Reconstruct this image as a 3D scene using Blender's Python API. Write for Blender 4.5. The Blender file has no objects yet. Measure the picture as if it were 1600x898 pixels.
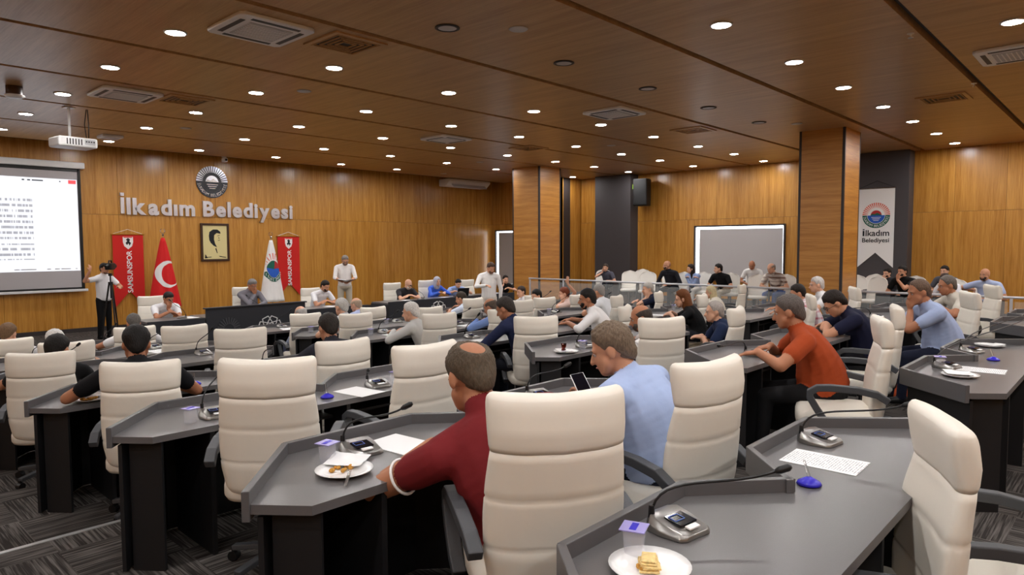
import bpy, bmesh, math, random
import numpy as np
from mathutils import Vector, Matrix

random.seed(7); np.random.seed(7)
SC = bpy.context.scene
COL = SC.collection
PI = math.pi

# ------------------------------------------------------------------ camera
CAMZ = 2.10                      # camera above the front floor (z = 0)
FPX, CX, CY = 1059.678, 800.0, 449.0
PITCH, PSI, ROLL = 6.2135820e-02, 7.49788624e-01, -4.28546951e-03
_F = np.array([math.cos(PSI), math.sin(PSI), 0.]); _R0 = np.array([math.sin(PSI), -math.cos(PSI), 0.]); _U = np.array([0., 0., 1.])
FW = _F*math.cos(PITCH) - _U*math.sin(PITCH); _up0 = _U*math.cos(PITCH) + _F*math.sin(PITCH)
RT = _R0*math.cos(ROLL) + _up0*math.sin(ROLL); UP = _up0*math.cos(ROLL) - _R0*math.sin(ROLL)
cam_d = bpy.data.cameras.new('camera'); cam = bpy.data.objects.new('camera', cam_d); COL.objects.link(cam)
cam_d.sensor_width = 36.0; cam_d.lens = FPX/1600*36.0; cam_d.clip_start = 0.05; cam_d.clip_end = 200
cam.matrix_world = Matrix(((RT[0], UP[0], -FW[0], 0), (RT[1], UP[1], -FW[1], 0), (RT[2], UP[2], -FW[2], CAMZ), (0, 0, 0, 1)))
SC.camera = cam

def G(px, py, z=None, Y=None, X=None):
    """world point where the photo pixel's sight line meets a known plane"""
    d = FW + RT*(px-CX)/FPX - UP*(py-CY)/FPX
    if z is not None: t = (z-CAMZ)/d[2]
    elif Y is not None: t = Y/d[1]
    else: t = X/d[0]
    return Vector((d[0]*t, d[1]*t, CAMZ + d[2]*t))

# ------------------------------------------------------------------ world, exposure
w = bpy.data.worlds.new('world'); SC.world = w; w.use_nodes = True
w.node_tree.nodes['Background'].inputs[0].default_value = (0.75, 0.78, 0.85, 1)
w.node_tree.nodes['Background'].inputs[1].default_value = 0.02
SC.view_settings.view_transform = 'Standard'; SC.view_settings.look = 'None'
SC.view_settings.gamma = 1.0; SC.view_settings.use_curve_mapping = False
SC.view_settings.exposure = 1.2
LAMP_E = 95.0                    # radiance of a lit ceiling downlight

# ------------------------------------------------------------------ materials
def srgb(r, g, b):
    f = lambda c: (c/255/12.92) if c/255 <= .04045 else ((c/255+.055)/1.055)**2.4
    return (f(r), f(g), f(b))
MATS = {}
def mat(name, col=(.5, .5, .5), rough=.5, metal=0., bump=0., bscale=60., var=0., spec=.5, emit=None, estr=0., trans=0., alpha=1., coat=0., stretch=None, ior=1.45):
    if name in MATS: return MATS[name]
    m = bpy.data.materials.new(name); m.use_nodes = True; nt = m.node_tree
    b = nt.nodes['Principled BSDF']; I = b.inputs
    I['Base Color'].default_value = (*col, 1); I['Roughness'].default_value = rough; I['Metallic'].default_value = metal
    I['Specular IOR Level'].default_value = spec; I['IOR'].default_value = ior
    if trans: I['Transmission Weight'].default_value = trans
    if alpha < 1: I['Alpha'].default_value = alpha
    if coat: I['Coat Weight'].default_value = coat
    if emit: I['Emission Color'].default_value = (*emit, 1); I['Emission Strength'].default_value = estr
    tc = nt.nodes.new('ShaderNodeTexCoord'); mp = nt.nodes.new('ShaderNodeMapping'); nt.links.new(tc.outputs['Object'], mp.inputs[0])
    if stretch: mp.inputs['Scale'].default_value = stretch
    n = nt.nodes.new('ShaderNodeTexNoise'); n.inputs['Scale'].default_value = bscale; n.inputs['Detail'].default_value = 3
    nt.links.new(mp.outputs[0], n.inputs['Vector'])
    if var:
        r = nt.nodes.new('ShaderNodeValToRGB')
        r.color_ramp.elements[0].position = .3; r.color_ramp.elements[1].position = .7
        r.color_ramp.elements[0].color = (*[c*(1-var) for c in col], 1); r.color_ramp.elements[1].color = (*[min(1, c*(1+var)) for c in col], 1)
        nt.links.new(n.outputs[0], r.inputs[0]); nt.links.new(r.outputs[0], I['Base Color'])
    if bump:
        bp = nt.nodes.new('ShaderNodeBump'); bp.inputs['Strength'].default_value = bump; bp.inputs['Distance'].default_value = .01
        nt.links.new(n.outputs[0], bp.inputs['Height']); nt.links.new(bp.outputs[0], I['Normal'])
    MATS[name] = m
    return m

def wood(name, c0, c1, axis, rough=.34, spec=.5):
    """wood veneer, grain along the world axis"""
    if name in MATS: return MATS[name]
    m = bpy.data.materials.new(name); m.use_nodes = True; nt = m.node_tree; L = nt.links
    b = nt.nodes['Principled BSDF']
    g = nt.nodes.new('ShaderNodeNewGeometry'); oi = nt.nodes.new('ShaderNodeObjectInfo')
    ad = nt.nodes.new('ShaderNodeVectorMath'); ad.operation = 'MULTIPLY_ADD'
    cb = nt.nodes.new('ShaderNodeCombineXYZ')
    for k in range(3): L.new(oi.outputs['Random'], cb.inputs[k])
    L.new(cb.outputs[0], ad.inputs[0]); ad.inputs[1].default_value = (9, 9, 9); L.new(g.outputs['Position'], ad.inputs[2])
    def noise(sc, det, dist):
        mp = nt.nodes.new('ShaderNodeMapping'); s = [sc]*3; s[axis] = sc*.045; mp.inputs['Scale'].default_value = s
        L.new(ad.outputs[0], mp.inputs[0])
        n = nt.nodes.new('ShaderNodeTexNoise'); n.inputs['Scale'].default_value = 1; n.inputs['Detail'].default_value = det; n.inputs['Distortion'].default_value = dist
        L.new(mp.outputs[0], n.inputs['Vector']); return n
    n1 = noise(9, 4, .3); n2 = noise(55, 3, .1)
    mx = nt.nodes.new('ShaderNodeMath'); mx.operation = 'MULTIPLY_ADD'; mx.inputs[1].default_value = .45; L.new(n2.outputs[0], mx.inputs[0])
    m2 = nt.nodes.new('ShaderNodeMath'); m2.operation = 'MULTIPLY'; m2.inputs[1].default_value = .6; L.new(n1.outputs[0], m2.inputs[0]); L.new(m2.outputs[0], mx.inputs[2])
    r = nt.nodes.new('ShaderNodeValToRGB'); r.color_ramp.elements[0].position = .36; r.color_ramp.elements[1].position = .68
    r.color_ramp.elements[0].color = (*c0, 1); r.color_ramp.elements[1].color = (*c1, 1)
    L.new(mx.outputs[0], r.inputs[0]); L.new(r.outputs[0], b.inputs['Base Color'])
    b.inputs['Roughness'].default_value = rough; b.inputs['Specular IOR Level'].default_value = spec
    MATS[name] = m
    return m

def carpet_mat():
    m = bpy.data.materials.new('carpet'); m.use_nodes = True; nt = m.node_tree; L = nt.links; b = nt.nodes['Principled BSDF']
    g = nt.nodes.new('ShaderNodeNewGeometry')
    ck = nt.nodes.new('ShaderNodeTexChecker'); ck.inputs['Scale'].default_value = 2.0; L.new(g.outputs['Position'], ck.inputs['Vector'])
    outs = []
    for s in ((3, 95, 1), (95, 3, 1)):
        mp = nt.nodes.new('ShaderNodeMapping'); mp.inputs['Scale'].default_value = s; L.new(g.outputs['Position'], mp.inputs[0])
        n = nt.nodes.new('ShaderNodeTexNoise'); n.inputs['Scale'].default_value = 1; n.inputs['Detail'].default_value = 2; L.new(mp.outputs[0], n.inputs['Vector']); outs.append(n)
    mix = nt.nodes.new('ShaderNodeMix'); mix.data_type = 'FLOAT'
    L.new(ck.outputs['Fac'], mix.inputs[0]); L.new(outs[0].outputs[0], mix.inputs[2]); L.new(outs[1].outputs[0], mix.inputs[3])
    r = nt.nodes.new('ShaderNodeValToRGB'); e = r.color_ramp.elements
    e[0].position = .42; e[0].color = (.030, .026, .024, 1); e[1].position = .72; e[1].color = (.16, .145, .135, 1)
    L.new(mix.outputs[0], r.inputs[0]); L.new(r.outputs[0], b.inputs['Base Color'])
    b.inputs['Roughness'].default_value = .95; b.inputs['Specular IOR Level'].default_value = .1
    bp = nt.nodes.new('ShaderNodeBump'); bp.inputs['Strength'].default_value = .4; bp.inputs['Distance'].default_value = .004
    L.new(mix.outputs[0], bp.inputs['Height']); L.new(bp.outputs[0], b.inputs['Normal'])
    MATS['carpet'] = m
    return m
carpet_mat()
wood('wall_veneer', srgb(166, 110, 38), srgb(204, 148, 66), 2, .27, .6)
wood('ceiling_veneer', srgb(172, 130, 84), srgb(200, 160, 110), 1, .36, .4)
wood('pillar_veneer_x', srgb(164, 104, 40), srgb(204, 144, 68), 0, .36)
wood('pillar_veneer_y', srgb(160, 104, 46), srgb(198, 142, 74), 1, .36)
mat('leather', srgb(232, 226, 214), .48, bump=.10, bscale=9, spec=.4)
mat('seam', srgb(150, 138, 120), .8)
mat('vinyl', srgb(238, 234, 226), .5, spec=.4)
mat('arm_grey', srgb(72, 74, 78), .5, bump=.03, bscale=150)
mat('black_plastic', srgb(16, 16, 18), .45)
mat('chrome', (.75, .75, .76), .18, 1.)
mat('desk_top', srgb(98, 96, 97), .28, bump=.02, bscale=200, var=.03, spec=.5)
mat('desk_rim', srgb(92, 91, 93), .36)
mat('desk_panel', srgb(22, 22, 25), .6)
mat('podium', srgb(44, 46, 52), .45)
mat('white_metal', srgb(222, 222, 222), .45)
mat('white_plastic', srgb(240, 240, 240), .4)
mat('grey_slot', srgb(60, 62, 66), .5)
mat('grille', srgb(196, 196, 200), .5)
mat('groove', srgb(70, 68, 68), .6)
mat('trim_dark', srgb(52, 46, 46), .5)
mat('pilaster', srgb(70, 66, 68), .6)
mat('lamp_on', (1, 1, 1), .5, emit=(1, .98, .965), estr=LAMP_E)
mat('lamp_off', srgb(205, 200, 198), .4)
mat('speaker_mesh', srgb(205, 203, 203), .6)
mat('nosing', srgb(190, 190, 190), .35, .6)
mat('cup_clear', srgb(225, 228, 240), .08, alpha=.24)
mat('glass', (1, 1, 1), .03, trans=1., ior=1.45)
mat('rail_glass', (.93, .97, .96), .03, trans=.0, alpha=.10, ior=1.2)
mat('paper', srgb(240, 240, 240), .7)
mat('china', srgb(246, 246, 246), .15)
mat('tea', srgb(120, 20, 6), .1, trans=.5)
mat('pastry', srgb(232, 204, 140), .8, bump=.5, bscale=90, var=.2)
mat('cake', srgb(196, 142, 60), .8, bump=.6, bscale=160, var=.35)
mat('mic_silver', srgb(150, 148, 145), .28, .8)
mat('lcd', srgb(12, 14, 24), .12)
mat('lcd_line', srgb(70, 95, 170), .4)
mat('foil', srgb(168, 160, 222), .3, .3)
mat('cobalt', srgb(44, 36, 190), .25)
mat('red_cloth', srgb(205, 32, 26), .8)
mat('flag_red', srgb(214, 24, 26), .75)
mat('white_cloth', srgb(238, 236, 234), .8)
mat('ink', srgb(24, 26, 32), .7)
mat('gold', srgb(200, 150, 60), .3, .9)
mat('portrait_paper', srgb(222, 208, 150), .6)
mat('frame_wood', srgb(62, 36, 18), .4)
mat('green', srgb(18, 92, 74), .7); mat('blue', srgb(36, 92, 190), .7); mat('sun_red', srgb(176, 40, 40), .7); mat('salmon', srgb(228, 120, 100), .7)
mat('steel', (.55, .55, .57), .25, 1.)
mat('mirror_steel', (.66, .66, .70), .28, 1.)
mat('blind', srgb(186, 182, 182), .8)
mat('daylight', (1, 1, 1), .5, emit=(.86, .92, 1), estr=2.2)
mat('rail', srgb(205, 205, 210), .35, .2)
mat('eye_white', srgb(176, 166, 160), .4); mat('iris', srgb(30, 22, 18), .2)
mat('lip', srgb(160, 92, 80), .6)
mat('orange_bag', srgb(214, 92, 44), .7)

# ------------------------------------------------------------------ mesh helpers
class MB:
    def __init__(s): s.v = []; s.f = []; s.m = []
    def add(s, verts, faces, mi=0):
        o = len(s.v); s.v += [tuple(p) for p in verts]; s.f += [tuple(i+o for i in f) for f in faces]; s.m += [mi]*len(faces); return s
    def box(s, c, d, rz=0., mi=0, M=None):
        x, y, z = d[0]/2, d[1]/2, d[2]/2
        vs = [Vector((a*x, b*y, e*z)) for e in (-1, 1) for a, b in ((-1, -1), (1, -1), (1, 1), (-1, 1))]
        if rz: R = Matrix.Rotation(rz, 3, 'Z'); vs = [R @ v for v in vs]
        if M is not None: vs = [M @ v for v in vs]
        c = Vector(c)
        return s.add([v+c for v in vs], [(3, 2, 1, 0), (4, 5, 6, 7), (0, 1, 5, 4), (1, 2, 6, 5), (2, 3, 7, 6), (3, 0, 4, 7)], mi)
    def prism(s, poly, z0, z1, mi=0):
        n = len(poly)
        a = sum(poly[i][0]*poly[(i+1) % n][1]-poly[(i+1) % n][0]*poly[i][1] for i in range(n))
        if a < 0: poly = poly[::-1]
        vs = [(p[0], p[1], z0) for p in poly]+[(p[0], p[1], z1) for p in poly]
        return s.add(vs, [tuple(range(n-1, -1, -1)), tuple(range(n, 2*n))]+[(i, (i+1) % n, (i+1) % n+n, i+n) for i in range(n)], mi)
    def rings(s, R, cap=True, mi=0, closed=True):
        n = len(R[0]); vs = [p for r in R for p in r]; fs = []
        for k in range(len(R)-1):
            for i in range(n if closed else n-1):
                j = (i+1) % n; fs.append((k*n+i, k*n+j, (k+1)*n+j, (k+1)*n+i))
        if cap: fs.append(tuple(range(n-1, -1, -1))); fs.append(tuple(range((len(R)-1)*n, len(R)*n)))
        return s.add(vs, fs, mi)
    def lathe(s, prof, seg=16, mi=0, c=(0, 0, 0), cap=True):
        R = [[(c[0]+r*math.cos(2*PI*i/seg), c[1]+r*math.sin(2*PI*i/seg), c[2]+z) for i in range(seg)] for r, z in prof]
        return s.rings(R, cap, mi)
    def tube(s, path, rad, seg=8, mi=0, cap=True):
        P = [Vector(p) for p in path]; n = len(P)
        if not hasattr(rad, '__len__'): rad = [rad]*n
        R = []; ref = None
        for k in range(n):
            t = (P[min(k+1, n-1)]-P[max(k-1, 0)]).normalized()
            if ref is None: ref = Vector((0, 0, 1)) if abs(t.z) < .9 else Vector((1, 0, 0))
            u = (ref - t*ref.dot(t)).normalized(); v = t.cross(u); ref = u
            R.append([P[k]+u*rad[k]*math.cos(2*PI*i/seg)+v*rad[k]*math.sin(2*PI*i/seg) for i in range(seg)])
        return s.rings(R, cap, mi)
    def sweep(s, path, wx, wy, side, mi=0):
        """rectangular section swept on a path; side = constant width axis"""
        P = [Vector(p) for p in path]; n = len(P); sd = Vector(side).normalized(); R = []
        for k in range(n):
            t = (P[min(k+1, n-1)]-P[max(k-1, 0)]).normalized(); u = t.cross(sd).normalized()
            R.append([P[k]+sd*a*wx/2+u*b*wy/2 for a, b in ((-1, -1), (1, -1), (1, 1), (-1, 1))])
        return s.rings(R, True, mi)
    def ball(s, c, r, seg=12, rg=8, mi=0, M=None):
        rr = r if hasattr(r, '__len__') else (r, r, r); vs = []; fs = []
        pts = [(0, 0, -1)]
        for k in range(1, rg):
            a = -PI/2+PI*k/rg
            for i in range(seg): pts.append((math.cos(a)*math.cos(2*PI*i/seg), math.cos(a)*math.sin(2*PI*i/seg), math.sin(a)))
        pts.append((0, 0, 1)); c = Vector(c)
        for p in pts:
            q = Vector((p[0]*rr[0], p[1]*rr[1], p[2]*rr[2])); q = (M @ q) if M is not None else q; vs.append(q+c)
        for i in range(seg): fs.append((0, 1+(i+1) % seg, 1+i))
        for k in range(rg-2):
            for i in range(seg):
                a = 1+k*seg; fs.append((a+i, a+(i+1) % seg, a+seg+(i+1) % seg, a+seg+i))
        e = len(pts)-1; a = 1+(rg-2)*seg
        for i in range(seg): fs.append((a+i, a+(i+1) % seg, e))
        return s.add(vs, fs, mi)
    def mesh(s, name, mats, smooth=False, bevel=0., bseg=2):
        me = bpy.data.meshes.new(name); me.from_pydata([tuple(p) for p in s.v], [], s.f)
        if not isinstance(mats, (list, tuple)): mats = [mats]
        for m in mats: me.materials.append(MATS[m] if isinstance(m, str) else m)
        if len(mats) > 1: me.polygons.foreach_set('material_index', s.m)
        if bevel:
            bm = bmesh.new(); bm.from_mesh(me)
            ed = [e for e in bm.edges if len(e.link_faces) == 2 and e.calc_face_angle() > .5]
            bmesh.ops.bevel(bm, geom=ed, offset=bevel, segments=bseg, affect='EDGES', profile=.5); bm.to_mesh(me); bm.free()
        if smooth:
            me.polygons.foreach_set('use_smooth', [True]*len(me.polygons))
            if smooth == 'auto': me.set_sharp_from_angle(angle=.7)
        me.update()
        return me
    def build(s, name, mats, parent=None, smooth=False, bevel=0., loc=None, rz=0., bseg=2):
        o = bpy.data.objects.new(name, s.mesh(name, mats, smooth, bevel, bseg)); COL.objects.link(o)
        if parent is not None: o.parent = parent
        if loc is not None: o.location = loc
        if rz: o.rotation_euler = (0, 0, rz)
        return o

def tag(o, label=None, cat=None, group=None, kind=None):
    if label: o['label'] = label
    if cat: o['category'] = cat
    if group: o['group'] = group
    if kind: o['kind'] = kind
    return o
def empty(name, loc=(0, 0, 0), rz=0., label=None, cat=None, group=None, kind=None):
    o = bpy.data.objects.new(name, None); COL.objects.link(o); o.location = loc; o.rotation_euler = (0, 0, rz); o.empty_display_size = .1
    return tag(o, label, cat, group, kind)
def inst(name, me, parent=None, loc=(0, 0, 0), rz=0.):
    o = bpy.data.objects.new(name, me); COL.objects.link(o); o.parent = parent; o.location = loc; o.rotation_euler = (0, 0, rz); return o
class Proto:
    """a thing's parts, as (name, mesh, local matrix, sub-parts)"""
    def __init__(s): s.parts = []
    def part(s, name, me, loc=(0, 0, 0), rz=0., sub=()): s.parts.append((name, me, loc, rz, sub)); return s
    def place(s, name, loc, rz, label, cat, group=None):
        r = empty(name, loc, rz, label, cat, group)
        for n, me, l, z, sub in s.parts:
            p = inst(n, me, r, l, z)
            for sn, sme, sl in sub: inst(sn, sme, p, sl)
        return r
def text_mesh(txt, size=1., ext=.0, name='lettering', m='ink', bold=0.):
    cu = bpy.data.curves.new(name, 'FONT'); cu.body = txt; cu.size = size; cu.extrude = ext; cu.offset = bold; cu.resolution_u = 4
    ob = bpy.data.objects.new(name, cu); COL.objects.link(ob)
    dg = bpy.context.evaluated_depsgraph_get(); me = bpy.data.meshes.new_from_object(ob.evaluated_get(dg)); me.name = name
    bpy.data.objects.remove(ob); bpy.data.curves.remove(cu)
    me.materials.clear(); me.materials.append(MATS[m])
    return me
def mesh_bounds(me):
    a = np.empty(len(me.vertices)*3); me.vertices.foreach_get('co', a); a = a.reshape(-1, 3)
    return a.min(0), a.max(0)

# ------------------------------------------------------------------ room shell
XL, XR, YB, YF, CZ = -4.0, 20.6, -4.0, 19.2, 4.55
XC = 19.5                        # right wall beyond the far pillar stands a little further in
TIERS = [(YB, 2.95, .45), (2.95, 4.75, .35), (4.75, 6.25, .25), (6.25, 7.85, .17), (7.85, 9.30, .09), (9.30, YF, 0.)]
XP = 15.25                       # edge of the spectators' platform
def floor_z(x, y):
    if x > XP and y < 15.5: return .35
    for a, b, z in TIERS:
        if a <= y < b: return z
    return 0.
for i, (a, b, z) in enumerate(TIERS):
    tag(MB().box(((XL+XP)/2, (a+b)/2, z-.15), (XP-XL, b-a, .30)).build('floor', 'carpet'), kind='structure')
    if b == 4.75: tag(MB().box(((XL+XP)/2, b-.02, z+.002), (XP-XL-.02, .035, .006)).build('trim_%d' % (i+1), 'nosing'), kind='structure')
tag(MB().box(((XP+XR)/2, (YB+15.5)/2, .10), (XR-XP, 15.5-YB, .50)).build('floor', 'carpet'), kind='structure')
tag(MB().box(((XP+XR)/2, (YF+15.5)/2, -.15), (XR-XP, YF-15.5, .30)).build('floor', 'carpet'), kind='structure')

# ceiling: dark slab with wood strips hung below it, open grooves between
ceil = tag(MB().box(((XL+XR)/2, (YB+YF)/2, CZ+.18), (XR-XL+.4, YF-YB+.4, .16)).build('ceiling', 'groove'), kind='structure')
GR = [-4.0, -2.68, -.36, 1.97, 4.37, 6.68, 9.09, 11.32, 13.66, 16.0, 18.62]
for a, b in zip(GR, GR[1:]):
    MB().box(((XL+XR)/2, (a+b)/2, CZ+.05), (XR-XL, b-a-.11, .10)).build('panel', 'ceiling_veneer', ceil)
# front wall
wf = tag(MB().box(((XL+XC)/2, YF+.13, CZ/2), (XC-XL, .2, CZ+.4)).build('wall_front', 'trim_dark'), kind='structure')
def panels(parent, axis, lo, hi, at, n, zs, m, sgn):
    wd = (hi-lo)/n
    for k in range(n):
        for z0, z1 in zs:
            c = lo+(k+.5)*wd
            if axis == 0: MB().box((c, at+sgn*.015, (z0+z1)/2), (wd-.006, .03, z1-z0-.006)).build('panel', m, parent)
            else: MB().box((at+sgn*.015, c, (z0+z1)/2), (.03, wd-.006, z1-z0-.006)).build('panel', m, parent)
panels(wf, 0, XL, XC, YF, 19, [(.1, 2.92), (2.92, CZ+.08)], 'wall_veneer', 1)
tag(MB().box(((XL+XC)/2, YF-.01, .05), (XC-XL, .02, .10)).build('baseboard_front', 'trim_dark'), kind='structure')
wr = tag(MB().box((XR+.13, (YB+15.6)/2, CZ/2), (.2, 15.6-YB, CZ+.4)).build('wall_right', 'trim_dark'), kind='structure')
panels(wr, 1, YB, 15.6, XR, 18, [(.35, 2.92), (2.92, CZ+.08)], 'wall_veneer', 1)
wc = tag(MB().box((XC+.13+.1, (15.6+YF)/2+.1, CZ/2), (.4, YF-15.6+.2, CZ+.4)).build('wall_far_right', 'trim_dark'), kind='structure')
panels(wc, 1, 15.6, YF, XC, 3, [(.1, 2.92), (2.92, CZ+.08)], 'wall_veneer', 1)
tag(MB().box(((XC+XR)/2+.1, 15.62+.1, CZ/2), (XR-XC+.2, .2, CZ+.4)).build('wall_return', 'wall_veneer'), kind='structure')
tag(MB().box((XL-.1, (YB+YF)/2, CZ/2), (.2, YF-YB, CZ+.4)).build('wall_left', 'wall_veneer'), kind='structure')
tag(MB().box(((XL+XR)/2, YB-.1, CZ/2), (XR-XL+.4, .2, CZ+.4)).build('wall_back', 'wall_veneer'), kind='structure')
# dark pilasters on the right wall
for y0, y1 in ((13.1, 14.6), (4.55, 6.1)):
    tag(MB().box(((20.1+XR)/2, (y0+y1)/2, CZ/2+.17), (XR-20.1, y1-y0, CZ-.35)).build('wall_pilaster', 'pilaster', bevel=.01), kind='structure')

# ------------------------------------------------------------------ pillars
def pillar(x0, x1, y0, y1, z0, label):
    r = empty('pillar', ((x0+x1)/2, (y0+y1)/2, z0), 0, label, 'pillar'); hx, hy, H = (x1-x0)/2, (y1-y0)/2, CZ-z0
    MB().box((0, 0, H/2), (2*hx-.06, 2*hy-.06, H)).build('core', 'trim_dark', r)
    for s in (-1, 1):
        MB().box((0, s*(hy-.015), H/2), (2*hx-.10, .03, H)).build('cladding_panel', 'pillar_veneer_x', r)
        MB().box((s*(hx-.015), 0, H/2), (.03, 2*hy-.10, H)).build('cladding_panel', 'pillar_veneer_y', r)
        for t in (-1, 1): MB().box((s*(hx-.024), t*(hy-.024), H/2), (.052, .052, H)).build('corner_trim', 'trim_dark', r)
pillar(15.30, 16.35, 4.68, 5.62, .35, 'wide wood-clad square pillar right of the projector blind window')
pillar(16.10, 17.15, 13.82, 14.95, .35, 'slimmer looking wood-clad pillar left of the dark wall pilaster')

# ------------------------------------------------------------------ windows with blinds on the right wall
def window(n, x, y0, y1, z0, z1, left_gap, top_gap):
    r = empty('window_%d' % n, (x, (y0+y1)/2, z0), 0, kind='structure'); W, H = y1-y0, z1-z0
    for a, b, c, d in ((-W/2, .05, H/2, H), (W/2, .05, H/2, H), (0, W, H, .05), (0, W, 0, .05)):
        MB().box((-.03, a, c), (.07, b+.0, d+.05) if b < .06 else (.07, b, d)).build('window_frame', 'trim_dark', r)
    MB().box((.0, 0, H/2), (.01, W-.06, H-.05)).build('pane', 'daylight', r)
    MB().box((-.045, -left_gap/2, (H-top_gap)/2), (.006, W-.08-left_gap, H-.06-top_gap)).build('roller_blind', 'blind', r)
window(1, XR-.02, 7.93, 10.87, .95, 2.69, .13, .07)
window(2, XC-.02, 17.2, 18.98, .55, 2.68, .13, .05)

# ------------------------------------------------------------------ ceiling fittings
S = 24
ring = MB().lathe([(.105, 0), (.125, -.002), (.126, -.012), (.104, -.017), (.1025, -.004)], S, cap=False).mesh('trim_ring', 'white_metal', True)
ring_dark = MB().lathe([(.105, 0), (.140, -.002), (.142, -.010), (.108, -.016), (.103, -.004)], S, cap=False).mesh('trim_ring', 'trim_dark', True)
disc_on = MB().lathe([(.102, -.004), (.102, -.015)], S).mesh('lens', 'lamp_on')
disc_off = MB().lathe([(.108, -.004), (.108, -.010)], S).mesh('lens', 'lamp_off')
LIT = [(274,50),(172,104),(98,146),(40,177),(400,144),(522,105),(306,175),(229,199),(170,220),(572,173),(467,197),(382,217),(311,234),(701,144),(705,196),(598,215),(506,232),(431,245),(834,173),(811,213),(704,230),(610,243),(533,256),(900,228),(793,242),(698,254),(620,264),(939,194),(868,252),(775,264),(971,240),(928,260),(895,276),(1021,213),(1031,250),(982,268),(1091,228),(1083,259),(1147,240),(1193,251),(1127,38),(1241,96),(1318,136),(1380,166),(1426,189),(1463,208),(1492,223),(1583,33),(2,201)]
NTH = ['first', 'second', 'third', 'fourth', 'fifth', 'sixth', 'seventh', 'eighth', 'ninth', 'tenth']
def lamp(p, on, label=None):
    r = empty('downlight', (p[0], p[1], CZ), 0, label if label else 'lit round recessed downlight in the wood ceiling' if on else 'unlit ceiling downlight with a dark ring around a pale lens', 'downlight', 'lit ceiling downlights' if on else 'unlit ceiling downlights')
    inst('trim_ring', ring if on else ring_dark, r); inst('lens', disc_on if on else disc_off, r)
rows_ = {}
for p in LIT:
    q = G(*p, z=CZ); rows_.setdefault(round((q.y-3.51)/2.328), []).append(q)
for k_, j_ in enumerate(sorted(rows_, reverse=True)):
    for i_, q in enumerate(sorted(rows_[j_], key=lambda v: v.x)):
        lamp(q, True, 'lit downlight, %s from the left in the %s ceiling row from the front wall' % (NTH[i_], NTH[k_]))
# the same grid goes on over the seats around and behind the camera
for ix in range(-3, 9):
    for iy in (-2.6, -1.0, 1.28, 3.6, 8.2, 10.5, 12.8):
        x, y = 3.18+2.066*ix, iy
        if iy > 1.5 and x > 2.4 and not (iy == 3.6 and x < 7): continue
        if iy == 1.28 and 7 < x < 13: continue
        if x > 20: continue
        q = np.array([x, y, CZ-CAMZ]); zc = q @ FW
        if zc > .3:
            u, v = CX+FPX*(q @ RT)/zc, CY-FPX*(q @ UP)/zc
            if -10 < u < 1610 and -10 < v < 908: continue
        lamp((x, y), True)
for i_, p in enumerate([(699,43),(881,98),(1012,138),(1107,168),(1186,191)]): lamp(G(*p, z=CZ), False, 'unlit downlight with a dark ring, %s from the left' % NTH[i_])
spk = MB().lathe([(.10, 0), (.112, -.004), (.10, -.012), (.0, -.014)], 20).mesh('ceiling_speaker', 'speaker_mesh', True)
for p, t in [((810,45), 'pale round ceiling speaker beside the unlit downlights, nearest the camera'), ((475,142), 'pale round ceiling speaker between two lit downlights over the left seats'), ((290,200), 'small pale ceiling speaker above the chrome wall letters'), ((1245,193), 'pale round ceiling speaker close to the wide pillar top'), ((750,253), 'faint round ceiling speaker near the far right front corner'), ((693,271), 'faint ceiling speaker nearest the front wall'), ((955,227), 'faint round ceiling speaker between lights before the grey pilaster')]:
    q = G(*p, z=CZ); tag(inst('ceiling_speaker', spk, None, (q.x, q.y, CZ)), t, 'speaker')
# cassette air conditioners
def cassette():
    P = Proto(); a = .44
    P.part('frame', MB().prism([(-a+.05, -a), (a-.05, -a), (a, -a+.05), (a, a-.05), (a-.05, a), (-a+.05, a), (-a, a-.05), (-a, -a+.05)], -.045, .0).mesh('frame', 'white_plastic', bevel=.012))
    P.part('grille', MB().box((0, 0, -.048), (.5, .5, .012)).mesh('grille', 'grille'))
    sl = MB().box((0, 0, 0), (.46, .012, .008)).mesh('slat', 'white_plastic')
    for k in range(9): P.part('slat', sl, (0, -.2+.05*k, -.056))
    sx, sy = MB().box((0, 0, 0), (.56, .055, .012)).mesh('air_slot', 'grey_slot'), MB().box((0, 0, 0), (.055, .56, .012)).mesh('air_slot', 'grey_slot')
    for s in (-1, 1): P.part('air_slot', sx, (0, s*.345, -.043)); P.part('air_slot', sy, (s*.345, 0, -.043))
    return P
cas = cassette()
for p, t in [((408,44), 'large white ceiling cassette air conditioner nearest at top left'), ((196,146), 'white ceiling cassette air conditioner above the projector'), ((960,175), 'white ceiling cassette air conditioner in the middle of the ceiling'), ((697,216), 'white ceiling cassette air conditioner farthest away, toward the front'), ((1592,80), 'white ceiling cassette air conditioner cut by the right picture edge')]:
    q = G(*p, z=CZ); cas.place('ceiling_air_conditioner', (q.x, q.y, CZ), 0, t, 'air conditioner')
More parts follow.
